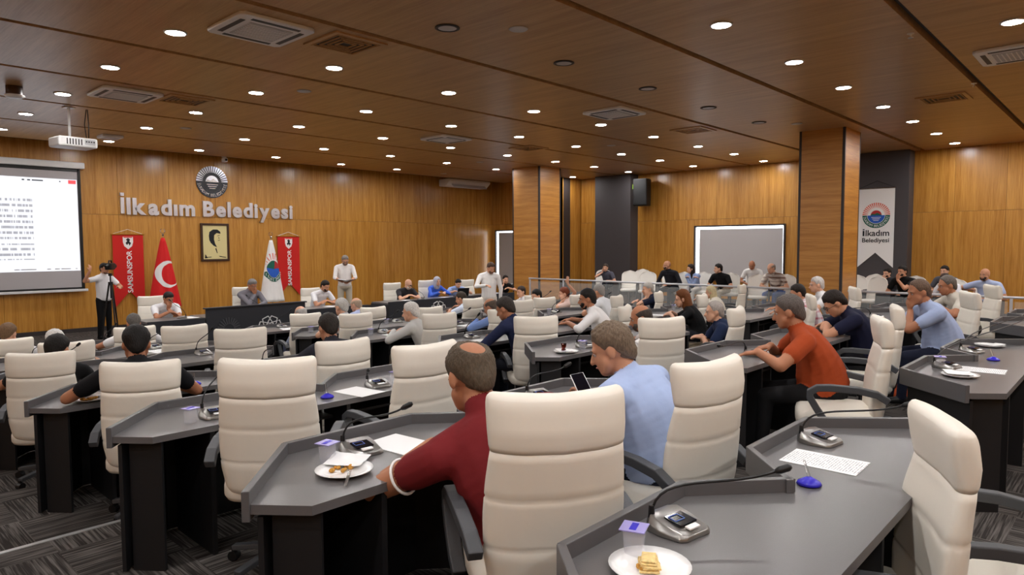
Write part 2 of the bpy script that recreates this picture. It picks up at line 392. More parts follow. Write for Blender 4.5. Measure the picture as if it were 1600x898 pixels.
# square wood-coloured diffusers
def diffuser():
    P = Proto(); a = .36
    fr = MB()
    for s in (-1, 1): fr.box((0, s*(a-.03), -.01), (2*a, .06, .02)); fr.box((s*(a-.03), 0, -.01), (.06, 2*a-.12, .02))
    P.part('frame', fr.mesh('frame', 'ceiling_veneer'))
    P.part('back_plate', MB().box((0, 0, -.002), (2*a-.1, 2*a-.1, .006)).mesh('back_plate', 'black_plastic'))
    for k in range(4):
        b = .28-.065*k; v = MB()
        for s in (-1, 1):
            v.box((0, s*b, -.012), (2*b+.02, .012, .022), M=None); v.box((s*b, 0, -.012), (.012, 2*b, .022))
        P.part('louvre', v.mesh('louvre', 'ceiling_veneer'))
    return P
dif = diffuser()
for p, t in [((540,68), 'square louvred ceiling air vent beside the nearest cassette unit'), ((288,156), 'square louvred ceiling air vent right of the projector'), ((1083,203), 'square louvred ceiling air vent left of the wide pillar'), ((1475,153), 'square louvred ceiling air vent at upper right beside the light row'), ((826,231), 'faint square ceiling air vent above the slim pillar')]:
    q = G(*p, z=CZ); dif.place('ceiling_vent', (q.x, q.y, CZ), 0, t, 'air vent')
# sprinklers, detector, camera, access point
def sprinkler(p, t):
    q = G(*p, z=CZ); r = empty('sprinkler', (q.x, q.y, CZ), 0, t, 'sprinkler')
    MB().lathe([(.04, 0), (.04, -.008), (.012, -.012), (.010, -.04)], 14).build('rosette', 'white_plastic', r, True)
    MB().lathe([(.028, -.055), (.03, -.05)], 14).build('deflector', 'steel', r)
    for s in (-1, 1): MB().tube([(s*.01, 0, -.03), (s*.022, 0, -.045), (s*.004, 0, -.055)], .003, 6).build('arm', 'steel', r)
sprinkler((1423, 52), 'small ceiling sprinkler head nearest the top right corner'); sprinkler((1522, 130), 'small ceiling sprinkler head left of the cut-off cassette unit')
q = G(22, 135, z=CZ); r = empty('smoke_detector', (q.x, q.y, CZ), 0, 'brown cylinder smoke detector with pale rim at the far left ceiling', 'smoke detector')
MB().lathe([(.11, 0), (.11, -.13), (.10, -.14)], 20).build('housing', 'frame_wood', r, 'auto'); MB().lathe([(.13, -.13), (.135, -.15), (.10, -.17), (0, -.175)], 20).build('rim', 'white_plastic', r, True)
q = G(350, 245, z=CZ); r = empty('security_camera', (q.x, q.y, CZ), 0, 'small white security camera on the ceiling above the wall emblem', 'camera')
MB().lathe([(.06, 0), (.06, -.02)], 16).build('mount', 'white_plastic', r); MB().box((0, -.03, -.09), (.11, .17, .11)).build('body', 'white_plastic', r, bevel=.02); MB().lathe([(.03, 0), (.03, .02)], 12, c=(0, 0, 0)).build('lens', 'black_plastic', r, loc=(0, -.12, -.09)).rotation_euler = (PI/2, 0, 0)
q = G(172, 212, z=CZ); r = empty('wireless_access_point', (q.x, q.y, CZ), 0, 'white square wireless box on the ceiling right of the projector', 'access point')
MB().box((0, 0, -.03), (.42, .42, .06)).build('housing', 'white_plastic', r, bevel=.015); MB().box((0, 0, -.063), (.30, .30, .006)).build('cover', 'grille', r)
# projector hanging from the ceiling
q = G(112, 168, z=CZ); pj = empty('projector', (q.x, q.y, CZ-.62), .1, 'white projector hanging on a pole under the ceiling', 'projector')
MB().box((0, 0, 0), (.62, .48, .17)).build('housing', 'white_plastic', pj, bevel=.03)
MB().tube([(-.05, 0, .08), (-.05, 0, .62)], .022, 10).build('pole', 'white_metal', pj); MB().box((-.05, 0, .61), (.16, .16, .012)).build('ceiling_plate', 'white_metal', pj)
MB().tube([(.22, 0, .085), (.20, .02, .35), (.23, 0, .62)], .008, 6).build('cable', 'black_plastic', pj, True); MB().tube([(.26, .02, .085), (.28, .05, .35), (.25, 0, .62)], .008, 6).build('cable', 'black_plastic', pj, True)
lm = MB().lathe([(.07, 0), (.075, .04), (.05, .04), (.045, .02)], 18).build('lens', 'grey_slot', pj, 'auto', loc=(.12, .24, 0)); lm.rotation_euler = (-PI/2, 0, 0)
for k in range(6): MB().box((-.18+.045*k, -.243, .0), (.014, .01, .10)).build('vent_slot', 'black_plastic', pj)
MB().box((.18, -.243, .01), (.16, .01, .09)).build('port_panel', 'grille', pj)
for k in range(4): MB().box((.12+.04*k, -.248, .015), (.022, .012, .022)).build('port', 'black_plastic', pj)
# ceiling-suspended air conditioner in the far corner
a, b = G(694, 281, Y=18.6), 2.6
r = empty('suspended_air_conditioner', (17.35, 18.62, CZ-.275), 0, 'long white air conditioner hung under the ceiling in the front right corner', 'air conditioner')
prof = [(0, .26), (.58, .26), (.60, .18), (.40, .02), (.30, 0), (0, 0)]
MB().rings([[(x, -p[0]+.5, p[1]) for p in prof] for x in (-.75, 1.35)]).build('housing', 'white_plastic', r, bevel=.02)
MB().box((.3, -.0, .06), (1.7, .26, .015), M=Matrix.Rotation(.75, 3, 'X')).build('louvre', 'grille', r)

# ------------------------------------------------------------------ front wall: screen, sign, emblem, portrait, banners, flags
def text_screen_mat():
    m = bpy.data.materials.new('projected_page'); m.use_nodes = True; nt = m.node_tree; L = nt.links; b = nt.nodes['Principled BSDF']
    tc = nt.nodes.new('ShaderNodeTexCoord'); sp = nt.nodes.new('ShaderNodeSeparateXYZ'); L.new(tc.outputs['Object'], sp.inputs[0])
    def math_(op, a, bb=None, c=None):
        n = nt.nodes.new('ShaderNodeMath'); n.operation = op
        for i, v in enumerate((a, bb, c)):
            if v is None: continue
            if isinstance(v, (int, float)): n.inputs[i].default_value = v
            else: L.new(v, n.inputs[i])
        return n.outputs[0]
    row = math_('MULTIPLY', sp.outputs['Z'], 7.9)
    fr = math_('FRACT', row); band = math_('LESS_THAN', math_('ABSOLUTE', math_('SUBTRACT', fr, .5)), .24)
    cb = nt.nodes.new('ShaderNodeCombineXYZ'); L.new(math_('MULTIPLY', sp.outputs['X'], 26.), cb.inputs[0]); L.new(math_('MULTIPLY', math_('FLOOR', row), 7.3), cb.inputs[1])
    n = nt.nodes.new('ShaderNodeTexNoise'); n.inputs['Scale'].default_value = 1.; n.inputs['Detail'].default_value = 4; L.new(cb.outputs[0], n.inputs['Vector'])
    word = math_('GREATER_THAN', n.outputs[0], .46)
    para = math_('LESS_THAN', sp.outputs['X'], .98)
    gap = math_('ADD', math_('LESS_THAN', math_('ABSOLUTE', math_('SUBTRACT', sp.outputs['Z'], .16)), .50), math_('LESS_THAN', math_('ABSOLUTE', math_('ADD', sp.outputs['Z'], .63)), .19))
    mask = math_('MULTIPLY', math_('MULTIPLY', band, word), math_('MULTIPLY', para, gap))
    fac = math_('MULTIPLY', mask, .8)
    mx = nt.nodes.new('ShaderNodeMix'); mx.data_type = 'RGBA'; L.new(fac, mx.inputs[0]); mx.inputs[6].default_value = (.86, .90, 1, 1); mx.inputs[7].default_value = (.12, .13, .17, 1)
    b.inputs['Base Color'].default_value = (.3, .3, .3, 1); L.new(mx.outputs[2], b.inputs['Emission Color']); b.inputs['Emission Strength'].default_value = SCREEN_E; b.inputs['Roughness'].default_value = .8
    MATS['projected_page'] = m
SCREEN_E = .46
text_screen_mat()
YS = 19.05
sc = empty('projection_screen', (3.05, YS, 2.55), 0, 'large roll-down projection screen showing a text page', 'screen')
MB().box((0, 0, 1.52), (4.14, .16, .15)).build('casing', 'white_metal', sc, bevel=.02)
MB().box((0, 0, 0), (3.84, .008, 2.90)).build('fabric', mat('screen_fabric', srgb(178, 174, 176), .8), sc)
for s in (-1, 1): MB().box((s*1.95, -.002, 0), (.07, .012, 2.96)).build('border', 'black_plastic', sc)
MB().box((0, -.002, 1.42), (3.9, .012, .11)).build('border', 'black_plastic', sc); MB().box((0, -.002, -1.45), (3.9, .012, .05)).build('border', 'black_plastic', sc)
MB().box((0, 0, -1.50), (4.1, .05, .06)).build('bottom_bar', 'white_metal', sc, bevel=.01)
zt, zb = G(100, 280, Y=YS).z-2.55, G(100, 423, Y=YS).z-2.55
im = MB().box((0, 0, 0), (3.80, .004, zt-zb)).build('projected_page', 'projected_page', sc, loc=(0, -.008, (zt+zb)/2))
MB().box((0, 0, 0), (.16, .004, .09)).build('close_button', mat('red_button', srgb(230, 70, 74), .7, emit=srgb(230, 70, 74), estr=.5), im, loc=(1.80, -.004, (zt-zb)/2-.06))
for x, wd in ((.82, .05), (.93, .06), (1.10, .22), (1.55, .03)): MB().box((0, 0, 0), (wd, .004, .03)).build('toolbar_mark', 'grey_slot', im, loc=(x, -.003, (zt-zb)/2-.06))
for x, wd in ((.62, .10), (.85, .30), (1.25, .08), (1.42, .10), (1.6, .2), (1.82, .04)): MB().box((0, 0, 0), (wd, .004, .025)).build('taskbar_mark', 'grille', im, loc=(x, -.003, -(zt-zb)/2+.05))

# chrome letters
sg = empty('wall_lettering', (5.93, YF, 2.955), 0, 'large chrome wall letters spelling a municipality name', 'sign')
def letters(parent, txt, x0, width, m, ext, rot=(PI/2, 0, 0), y=-.03, bold=.02):
    ms = []; x = 0.
    cache = {}
    for ch in txt:
        if ch == ' ': x += .30; continue
        if ch == 'İ' and ch not in cache: cache[ch] = MB().box((.07, .36, 0), (.15, .72, 2*ext)).box((.07, .86, 0), (.16, .14, 2*ext)).mesh('letter', m)
        if ch not in cache: cache[ch] = text_mesh(ch, 1., ext, 'letter', m, bold)
        lo, hi = mesh_bounds(cache[ch]); ms.append((cache[ch], x-lo[0])); x += hi[0]-lo[0]+.085
    k = width/(x-.085)
    for me, xx in ms:
        o = inst('letter', me, parent, (x0+xx*k, y, 0)); o.rotation_euler = rot; o.scale = (k, k, 1)
letters(sg, 'İlkadım Belediyesi', 0, 4.78, 'mirror_steel', .028, bold=.04)

def sector(mb, r0, r1, a0, a1, z0, z1, n=24, mi=0):
    P = [(r1*math.cos(a0+(a1-a0)*i/n), r1*math.sin(a0+(a1-a0)*i/n)) for i in range(n+1)]
    P += [(r0*math.cos(a1-(a1-a0)*i/n), r0*math.sin(a1-(a1-a0)*i/n)) for i in range(n+1)] if r0 > 1e-6 else [(0, 0)]
    return mb.prism(P, z0, z1, mi)
def emblem(r, R, metal=False, thin=.004):
    t = thin; pick = lambda c: 'mirror_steel' if metal else c
    sector(MB(), 0, R*.98, 0, 2*PI-1e-4, 0, t, 48).build('disc', 'arm_grey' if metal else 'white_cloth', r)
    rays = MB()
    for k in range(19):
        a = PI*.03+PI*.94*k/18; rays.prism([(R*.60*math.cos(a-.022), R*.60*math.sin(a-.022)), (R*math.cos(a-.055), R*math.sin(a-.055)), (R*math.cos(a+.055), R*math.sin(a+.055)), (R*.60*math.cos(a+.022), R*.60*math.sin(a+.022))], t, 2*t)
    rays.build('rays', pick('salmon'), r)
    sector(MB(), R*.66, R, PI, 2*PI, t, 2*t, 32).build('ring', 'grey_slot' if metal else 'green', r)
    sector(MB(), 0, R*.63, PI, 2*PI, t, 2*t, 32).build('sea', 'grey_slot' if metal else 'blue', r)
    sector(MB(), 0, R*.40, 0, PI, t, 2*t, 20).build('sun', pick('sun_red'), r)
    MB().prism([(-R*.42, 0), (-R*.28, R*.14), (-R*.10, R*.10), (R*.08, R*.20), (R*.26, R*.10), (R*.42, 0)], 2*t, 3*t).build('hill', 'steel' if metal else 'green', r)
    wv = MB()
    for k in range(3): wv.box((0, -R*(.16+.12*k), 2*t), (R*(.7-.16*k), R*.035, t*1.2))
    wv.build('waves', 'white_cloth' if not metal else 'steel', r)
    tx = 'İLKADIM BELEDİYESİ'
    for k, ch in enumerate(tx):
        if ch == ' ': continue
        a = PI*1.06+PI*.88*k/(len(tx)-1)
        me = text_mesh(ch, R*.26, t*.4, 'letter', 'white_cloth' if not metal else 'steel', 0)
        lo, hi = mesh_bounds(me); o = inst('letter', me, r)
        rz = a+PI/2; cx, cy = (lo[0]+hi[0])/2, (lo[1]+hi[1])/2
        o.rotation_euler = (0, 0, rz); o.location = (R*.83*math.cos(a)-(cx*math.cos(rz)-cy*math.sin(rz)), R*.83*math.sin(a)-(cx*math.sin(rz)+cy*math.cos(rz)), 2.2*t)
em = empty('wall_emblem', (8.29, YF-.005, 3.90), 0, 'round chrome municipal emblem with sun rays above the wall letters', 'emblem'); em.rotation_euler = (PI/2, 0, 0)
emblem(em, .44, True, .012)

# portrait
po = empty('framed_portrait', (8.32, YF-.03, 2.22), 0, 'framed sepia portrait hanging below the chrome letters', 'picture')
po.rotation_euler = (PI/2, 0, 0)
W, H = .80, 1.06
for s in (-1, 1): MB().box((s*(W/2-.03), 0, .0), (.06, H, .05)).build('frame_bar', 'frame_wood', po, bevel=.008); MB().box((0, s*(H/2-.03), .0), (W-.12, .06, .05)).build('frame_bar', 'frame_wood', po, bevel=.008)
MB().box((0, 0, -.005), (W-.1, H-.1, .01)).build('print', 'portrait_paper', po)
MB().prism([(-.17, .18), (-.15, .29), (-.05, .36), (.07, .36), (.15, .30), (.16, .24), (.05, .26), (-.02, .20), (-.03, .08), (.00, -.04), (.05, -.14), (-.04, -.10), (-.12, -.02), (-.16, .06)], .0, .003).build('portrait_shadow', 'ink', po)
for pts in ([(.07, .19), (.13, .20), (.13, .185), (.07, .175)], [(.08, .06), (.14, .07), (.14, .055), (.08, .045)], [(.10, .15), (.13, .11), (.10, .105)], [(.03, -.16), (.06, -.30), (.045, -.31), (.0, -.18)], [(-.30, -.42), (-.1, -.40), (-.12, -.42), (-.30, -.44)], [(.1, -.38), (.3, -.42), (.3, -.44), (.12, -.41)], [(-.28, -.33), (-.22, -.44), (-.30, -.45)]):
    MB().prism(pts, .0, .003).build('portrait_line', 'ink', po)

# red hanging banners
def red_banner(x, z, Wd, Hh, label):
    r = empty('hanging_banner', (x, YF-.05, z), 0, label, 'banner'); r.rotation_euler = (PI/2, 0, 0)
    w2 = Wd/2
    MB().prism([(-w2, 0), (w2, 0), (w2, -Hh), (0, -Hh+.42), (-w2, -Hh)], 0, .006).build('cloth', 'red_cloth', r)
    MB().tube([(-w2-.03, 0, .004), (w2+.03, 0, .004)], .018, 10).build('rod', 'gold', r); MB().tube([(-w2, .01, .004), (0, .13, 0), (w2, .01, .004)], .005, 6).build('cord', 'white_cloth', r)
    me = text_mesh('SAMSUNSPOR', .20, .002, 'lettering', 'white_cloth', .003); lo, hi = mesh_bounds(me)
    k = 1.08/(hi[0]-lo[0])
    o = inst('lettering', me, r, (.075, -1.50, .009)); o.rotation_euler = (0, 0, PI/2); o.scale = (k, k*1.0, 1)
    c = MB().prism([(-.12, -.06), (.12, -.06), (.12, -.20), (.09, -.30), (0, -.38), (-.09, -.30), (-.12, -.20)], .006, .010).build('crest', 'white_cloth', r)
    MB().prism([(-.05, -.13), (0, -.09), (.05, -.13), (.03, -.18), (.07, -.22), (.03, -.29), (.01, -.23), (-.03, -.27), (-.06, -.22), (-.02, -.17)], .010, .012).build('crest_figure', 'ink', c)
    MB().box((0, -.075, .011), (.2, .02, .002)).build('crest_band', 'red_cloth', c)
red_banner(6.07, 2.42, .72, 1.88, 'red hanging team banner on the wall beside the cameraman')
red_banner(10.55, 2.40, .72, 1.83, 'red hanging team banner on the wall right of the white flag')

# flags on poles
def cloth_y(x, w, v, ph): return -(.05+.16*v)*max(0, 1-(x/w)**2)**.5 - .035*v*math.sin(9*x/w+ph)
def pole_flag(px, ytop, Y, Hc, wb, m, ph, label, turkish):
    top = G(px, ytop, Y=Y); r = empty('flag_on_pole', (top.x, Y, floor_z(top.x, Y)), 0, label, 'flag'); zt = top.z-r.location.z
    MB().lathe([(.17, 0), (.17, .025), (.04, .06), (.03, .10)], 20).build('base', 'chrome', r, 'auto'); MB().tube([(0, 0, .05), (0, 0, zt-.14)], .016, 10).build('pole', 'chrome', r)
    fn = MB().lathe([(.02, zt-.15), (.03, zt-.12), (.012, zt-.09)], 12)
    for k in range(14):
        a0, a1 = PI*.62+PI*1.76*k/14, PI*.62+PI*1.76*(k+1)/14
        fn.tube([(.055*math.cos(a0), 0, zt-.03+.055*math.sin(a0)), (.055*math.cos(a1), 0, zt-.03+.055*math.sin(a1))], .009, 6)
    fn.build('finial', 'chrome', r)
    z1 = zt-.20
    wd = lambda v: .035+wb*v**.85
    R = []; n = 28
    for k in range(22):
        v = k/21; w_ = wd(v)
        fr = [(w_*math.sin(-PI/2+PI*i/n), cloth_y(w_*math.sin(-PI/2+PI*i/n), w_, v, ph), z1-Hc*v) for i in range(n+1)]
        bk = [(w_*math.sin(PI/2-PI*i/n)*.97, .03+.05*v, z1-Hc*v) for i in range(1, n)]
        R.append(fr+bk)
    MB().rings(R).build('cloth', m, r, True)
    def decal(name, poly, mm, off=.006):
        """a printed shape, given in metres on the cloth (x across, v down)"""
        mb = MB(); V = []
        for x, zz in poly:
            v = (z1-zz)/Hc; V.append((x, cloth_y(x, wd(v), v, ph)-off, zz))
        return mb, V
    if turkish:
        mb = MB(); cxm, czm, Ro, Ri, d = .06, z1-.92, .34, .275, .08; nn = 40
        out, inn = [], []
        for i in range(nn+1):
            a = .55+ (2*PI-1.1)*i/nn
            o_ = (cxm+Ro*math.cos(a)*.86, czm+Ro*math.sin(a)); c_ = (cxm+(d+Ri*math.cos(a))*.86, czm+Ri*math.sin(a))
            out.append(o_); inn.append(c_)
        pt = lambda q: (max(-wd((z1-q[1])/Hc)*.995, min(wd((z1-q[1])/Hc)*.995, q[0])), q[1])
        P3 = lambda q: (q[0], cloth_y(q[0], wd((z1-q[1])/Hc), (z1-q[1])/Hc, ph)-.007, q[1])
        rows = []
        for j in range(5): rows.append([P3(pt((o_[0]+(c_[0]-o_[0])*j/4, o_[1]+(c_[1]-o_[1])*j/4))) for o_, c_ in zip(out, inn)])
        mb.rings(rows, cap=False, closed=False); mb.build('crescent', 'white_cloth', r, True)
    else:
        P3 = lambda x, zz: (max(-.99*wd((z1-zz)/Hc), min(.99*wd((z1-zz)/Hc), x)), cloth_y(max(-.99*wd((z1-zz)/Hc), min(.99*wd((z1-zz)/Hc), x)), wd((z1-zz)/Hc), (z1-zz)/Hc, ph), zz)
        cz = z1-.82; Rr = .30
        def patch(name, r0, r1, a0, a1, mm, off, nr=6, na=30):
            mb = MB(); rows = []
            for j in range(nr+1):
                rr = r0+(r1-r0)*j/nr; row = []
                for i in range(na+1):
                    a = a0+(a1-a0)*i/na; p = P3(rr*math.cos(a)*.75, cz+rr*math.sin(a)); row.append((p[0], p[1]-off, p[2]))
                rows.append(row)
            mb.rings(rows, cap=False, closed=False); mb.build(name, mm, r, True)
        patch('emblem_sea', .0, .24, PI*.95, 2*PI*1.02, 'blue', .007); patch('emblem_hill', 0, .24, PI*.42, PI*.95, 'green', .007); patch('emblem_sun', .0, .24, .07, PI*.42, 'sun_red', .007)
        patch('emblem_ring', .25, .36, PI*1.08, PI*1.92, 'green', .007)
        for k in range(9): patch('emblem_ray', .27, .45, .5+.27*k-.045, .5+.27*k+.045, 'salmon', .007, 3, 2)
        for k, ch in enumerate('BELEDİYESİ'):
            a = PI*1.16+PI*.68*k/9; me = text_mesh(ch, .11, .001, 'letter', 'white_cloth'); lo, hi = mesh_bounds(me); p = P3(.305*math.cos(a)*.75, cz+.305*math.sin(a))
            o = inst('letter', me, r, (p[0]-(hi[0]-lo[0])/2, p[1]-.012, p[2]-.035)); o.rotation_euler = (PI/2, 0, 0)
pole_flag(254, 359, 18.2, 1.75, .36, 'flag_red', .3, 'red flag with white crescent draped on a pole', True)
pole_flag(423, 364, 18.2, 1.75, .33, 'white_cloth', 1.1, 'white flag with colourful round emblem draped on a pole', False)

# white hanging banner on the dark pilaster at right
bn = empty('hanging_banner', (20.085, 5.31, 3.58), 0, 'white swallow-tailed municipal banner hanging on the dark pilaster', 'banner'); bn.rotation_euler = (PI/2, 0, -PI/2)
w2 = .44
MB().prism([(-w2, 0), (w2, 0), (w2, -2.12), (0, -1.72), (-w2, -2.12)], 0, .006).build('cloth', 'white_cloth', bn)
MB().tube([(-w2-.02, 0, .005), (w2+.02, 0, .005)], .015, 8).build('rod', 'steel', bn); MB().tube([(-w2, .01, .004), (0, .2, 0), (w2, .01, .004)], .006, 6).build('cord', 'ink', bn)
eb = empty('emblem', (0, -.72, .008)); eb.parent = bn
emblem(eb, .34, False, .003)
MB().box((-.30, -1.20, .010), (.045, .145, .002)).box((-.30, -1.098, .010), (.045, .03, .002)).build('lettering', 'ink', bn)
for txt, y, wid in (('lkadım', -1.27, .58), ('Belediyesi', -1.44, .66)):
    me = text_mesh(txt, .2, .001, 'lettering', 'ink', .003); lo, hi = mesh_bounds(me); k = wid/(hi[0]-lo[0]); o = inst('lettering', me, bn, ((.33-wid)-lo[0]*k, y, .009)); o.scale = (k, k*(.95 if txt[0] == 'B' else 1.), 1)

# loudspeaker beside the first pilaster
ls = empty('wall_loudspeaker', (20.12, 12.62, 3.42), .12, 'black loudspeaker mounted high beside the dark pilaster', 'loudspeaker')
MB().rings([[(x*.95 if x > 0 else x, y*(.82 if x > 0 else 1.), z) for x, y in ((-.22, -.26), (.22, -.26), (.22, .26), (-.22, .26))] for z in (0, .92)]).build('cabinet', 'black_plastic', ls, bevel=.03)
MB().box((-.225, 0, .46), (.012, .46, .82)).build('grille', mat('dark_grille', srgb(26, 26, 28), .7, bump=.4, bscale=300), ls)
MB().box((.30, -.05, .30), (.2, .08, .5)).build('bracket', 'black_plastic', ls)
MB().box((-.2, .27, .66), (.05, .012, .16)).build('sticker', mat('lime', srgb(150, 200, 60), .5), ls)

# glass balustrades of the spectators' platform
def balustrade(y0, y1, label, n):
    x = XP+.28; r = empty('glass_balustrade', (x, (y0+y1)/2, .35), 0, label, 'railing'); L_ = y1-y0
    MB().tube([(0, -L_/2, .74), (0, L_/2, .74)], .024, 10).build('handrail', 'rail', r, True)
    for k in range(n+1):
        yy = -L_/2+L_*k/n; yy = max(-L_/2+.04, min(L_/2-.04, yy)); p = MB().box((0, yy, .36), (.03, .05, .72)).build('post', 'rail', r, bevel=.006)
        MB().box((0, yy, .006), (.10, .10, .012)).build('foot_plate', 'steel', p)
    for k in range(n):
        MB().box((-.0, -L_/2+L_*(k+.5)/n, .38), (.010, L_/n-.10, .56)).build('glass_pane', 'rail_glass', r)
balustrade(5.70, 13.75, 'glass balustrade with steel handrail between the two pillars', 6)
balustrade(-2.5, 4.62, 'glass balustrade with steel handrail right of the wide pillar', 5)

# ------------------------------------------------------------------ conference chair
def interp(z, tab):
    xs = [t[0] for t in tab]; return [float(np.interp(z, xs, [t[k] for t in tab])) for k in range(1, len(tab[0]))]
def shell(z0, z1, tab, nr, seams=(), n=36, pw=.36, smile=.012, lo=True, hi=True):
    """upholstered slab: rings along the height; tab rows = (z, half width, half thickness, y centre)"""
    zs = list(np.linspace(z0, z1, nr))+([z1-.004, z1-.012, z1-.02] if hi else [])
    for s in seams: zs = [z for z in zs if abs(z-s) > .014]+[s-.009, s, s+.009]
    R = []
    for z in sorted(zs):
        hw, ht, yc = interp(z, tab); ins = .004 if any(abs(z-s) < 1e-6 for s in seams) or (not lo and z == z0) or (not hi and z == z1) else 0.
        e = min(z-z0 if lo else 1, z1-z if hi else 1); rd = .03
        if e < rd: k = math.sqrt(max(0, 1-((rd-e)/rd)**2)); hw = hw-rd*(1-k)*.75; ht = ht*(.2+.8*k)
        ring_ = []
        for i in range(n):
            a = 2*PI*i/n; c, s_ = math.cos(a), math.sin(a)
            x = (hw-ins)*math.copysign(abs(c)**pw, c); y = (ht-ins)*math.copysign(abs(s_)**.8, s_)
            wrap = .035*(x/max(hw, .01))**2          # sides wrap forward around the sitter
            ring_.append((x, yc+y+wrap, z+smile*(x/max(hw, .01))**2))
        R.append(ring_)
    return MB().rings(R)
BT = [(.40, .200, .035, -.225), (.46, .228, .045, -.230), (.56, .246, .052, -.238), (.70, .250, .052, -.250), (.82, .244, .045, -.266), (.90, .236, .038, -.282), (.94, .236, .040, -.287), (1.00, .240, .050, -.282), (1.07, .242, .050, -.272), (1.12, .240, .042, -.266)]
def office_chair():
    P = Proto()
    P.part('backrest', shell(.40, .930, BT, 18, (.600, .770), hi=False).mesh('backrest', 'leather', True))
    P.part('headrest', shell(.930, 1.12, BT, 12, lo=False).mesh('headrest', 'leather', True))
    R = []
    for z, k, yy in ((.375, .86, 0), (.385, .95, 0), (.41, 1., 0), (.455, 1., 0), (.485, .97, 0), (.498, .88, 0), (.502, .6, 0)):
        R.append([(.262*k*math.copysign(abs(math.cos(2*PI*i/32))**.45, math.cos(2*PI*i/32)), .02+.265*k*math.copysign(abs(math.sin(2*PI*i/32))**.45, math.sin(2*PI*i/32)), z-(.02 if math.sin(2*PI*i/32) > .6 else 0)) for i in range(32)])
    P.part('seat', MB().rings(R).mesh('seat', 'leather', True))
    for s in (-1, 1):
        pth = [(s*.285, -.27, .600), (s*.292, -.20, .645), (s*.298, -.08, .668), (s*.300, .08, .674), (s*.300, .16, .668), (s*.300, .205, .640), (s*.300, .205, .60), (s*.298, .165, .53), (s*.292, .10, .43), (s*.285, .06, .385)]
        P.part('armrest', MB().sweep(pth, .052, .045, (1, 0, 0)).mesh('armrest', 'arm_grey', bevel=.006))
        P.part('arm_bracket', MB().box((s*.21, .06, .37), (.19, .06, .02)).mesh('arm_bracket', 'black_plastic'))
    P.part('mechanism', MB().box((0, 0, .35), (.22, .26, .05)).mesh('mechanism', 'black_plastic', bevel=.01))
    P.part('back_bar', MB().sweep([(0, -.06, .35), (0, -.20, .36), (0, -.262, .42), (0, -.275, .5)], .08, .018, (1, 0, 0)).mesh('back_bar', 'black_plastic'))
    P.part('gas_column', MB().lathe([(.03, .09), (.03, .20), (.018, .20), (.018, .34)], 12).mesh('gas_column', 'chrome', 'auto'))
    P.part('hub', MB().lathe([(.045, .075), (.05, .10), (.035, .13)], 14).mesh('hub', 'arm_grey', 'auto'))
    leg = MB().sweep([(.03, 0, .105), (.16, 0, .098), (.30, 0, .078)], .045, .03, (0, 1, 0)).mesh('base_leg', 'arm_grey', bevel=.005)
    cast = MB().rings([[(.30+.028*math.cos(2*PI*i/12), y, .03+.028*math.sin(2*PI*i/12)) for i in range(12)] for y in (-.022, .022)]).add([(.29, -.01, .05), (.31, -.01, .05), (.31, .01, .05), (.29, .01, .05), (.29, -.01, .075), (.31, -.01, .075), (.31, .01, .075), (.29, .01, .075)], [(0, 1, 5, 4), (1, 2, 6, 5), (2, 3, 7, 6), (3, 0, 4, 7)]).mesh('caster', 'black_plastic')
    for k in range(5): P.part('base_leg', leg, (0, 0, 0), 2*PI*k/5+.3, [('caster', cast, (0, 0, 0))])
    return P
OFF = office_chair(); CHAIRS = []
def chair_at(px, py, Y, yaw, label, group='white leather conference chairs'):
    """px, py: middle of the back's top edge; Y: how far forward that row stands; yaw: facing, degrees"""
    p = G(px, py, Y=Y); a = math.radians(yaw)-PI/2
    x, y = p.x+(-.262)*math.sin(a), p.y-(-.262)*math.cos(a)
    z = floor_z(x, y); lift = max(-.06, min(.09, p.z-z-1.12))
    r = OFF.place('conference_chair', (x, y, z), a, label, 'chair', group)
    if abs(lift) > .005:
        for c in r.children:
            if c.name.split('.')[0] in ('backrest', 'headrest', 'seat', 'armrest', 'arm_bracket', 'mechanism', 'back_bar'): c.location.z += lift
    CHAIRS.append((r.location.copy(), a))
    return r
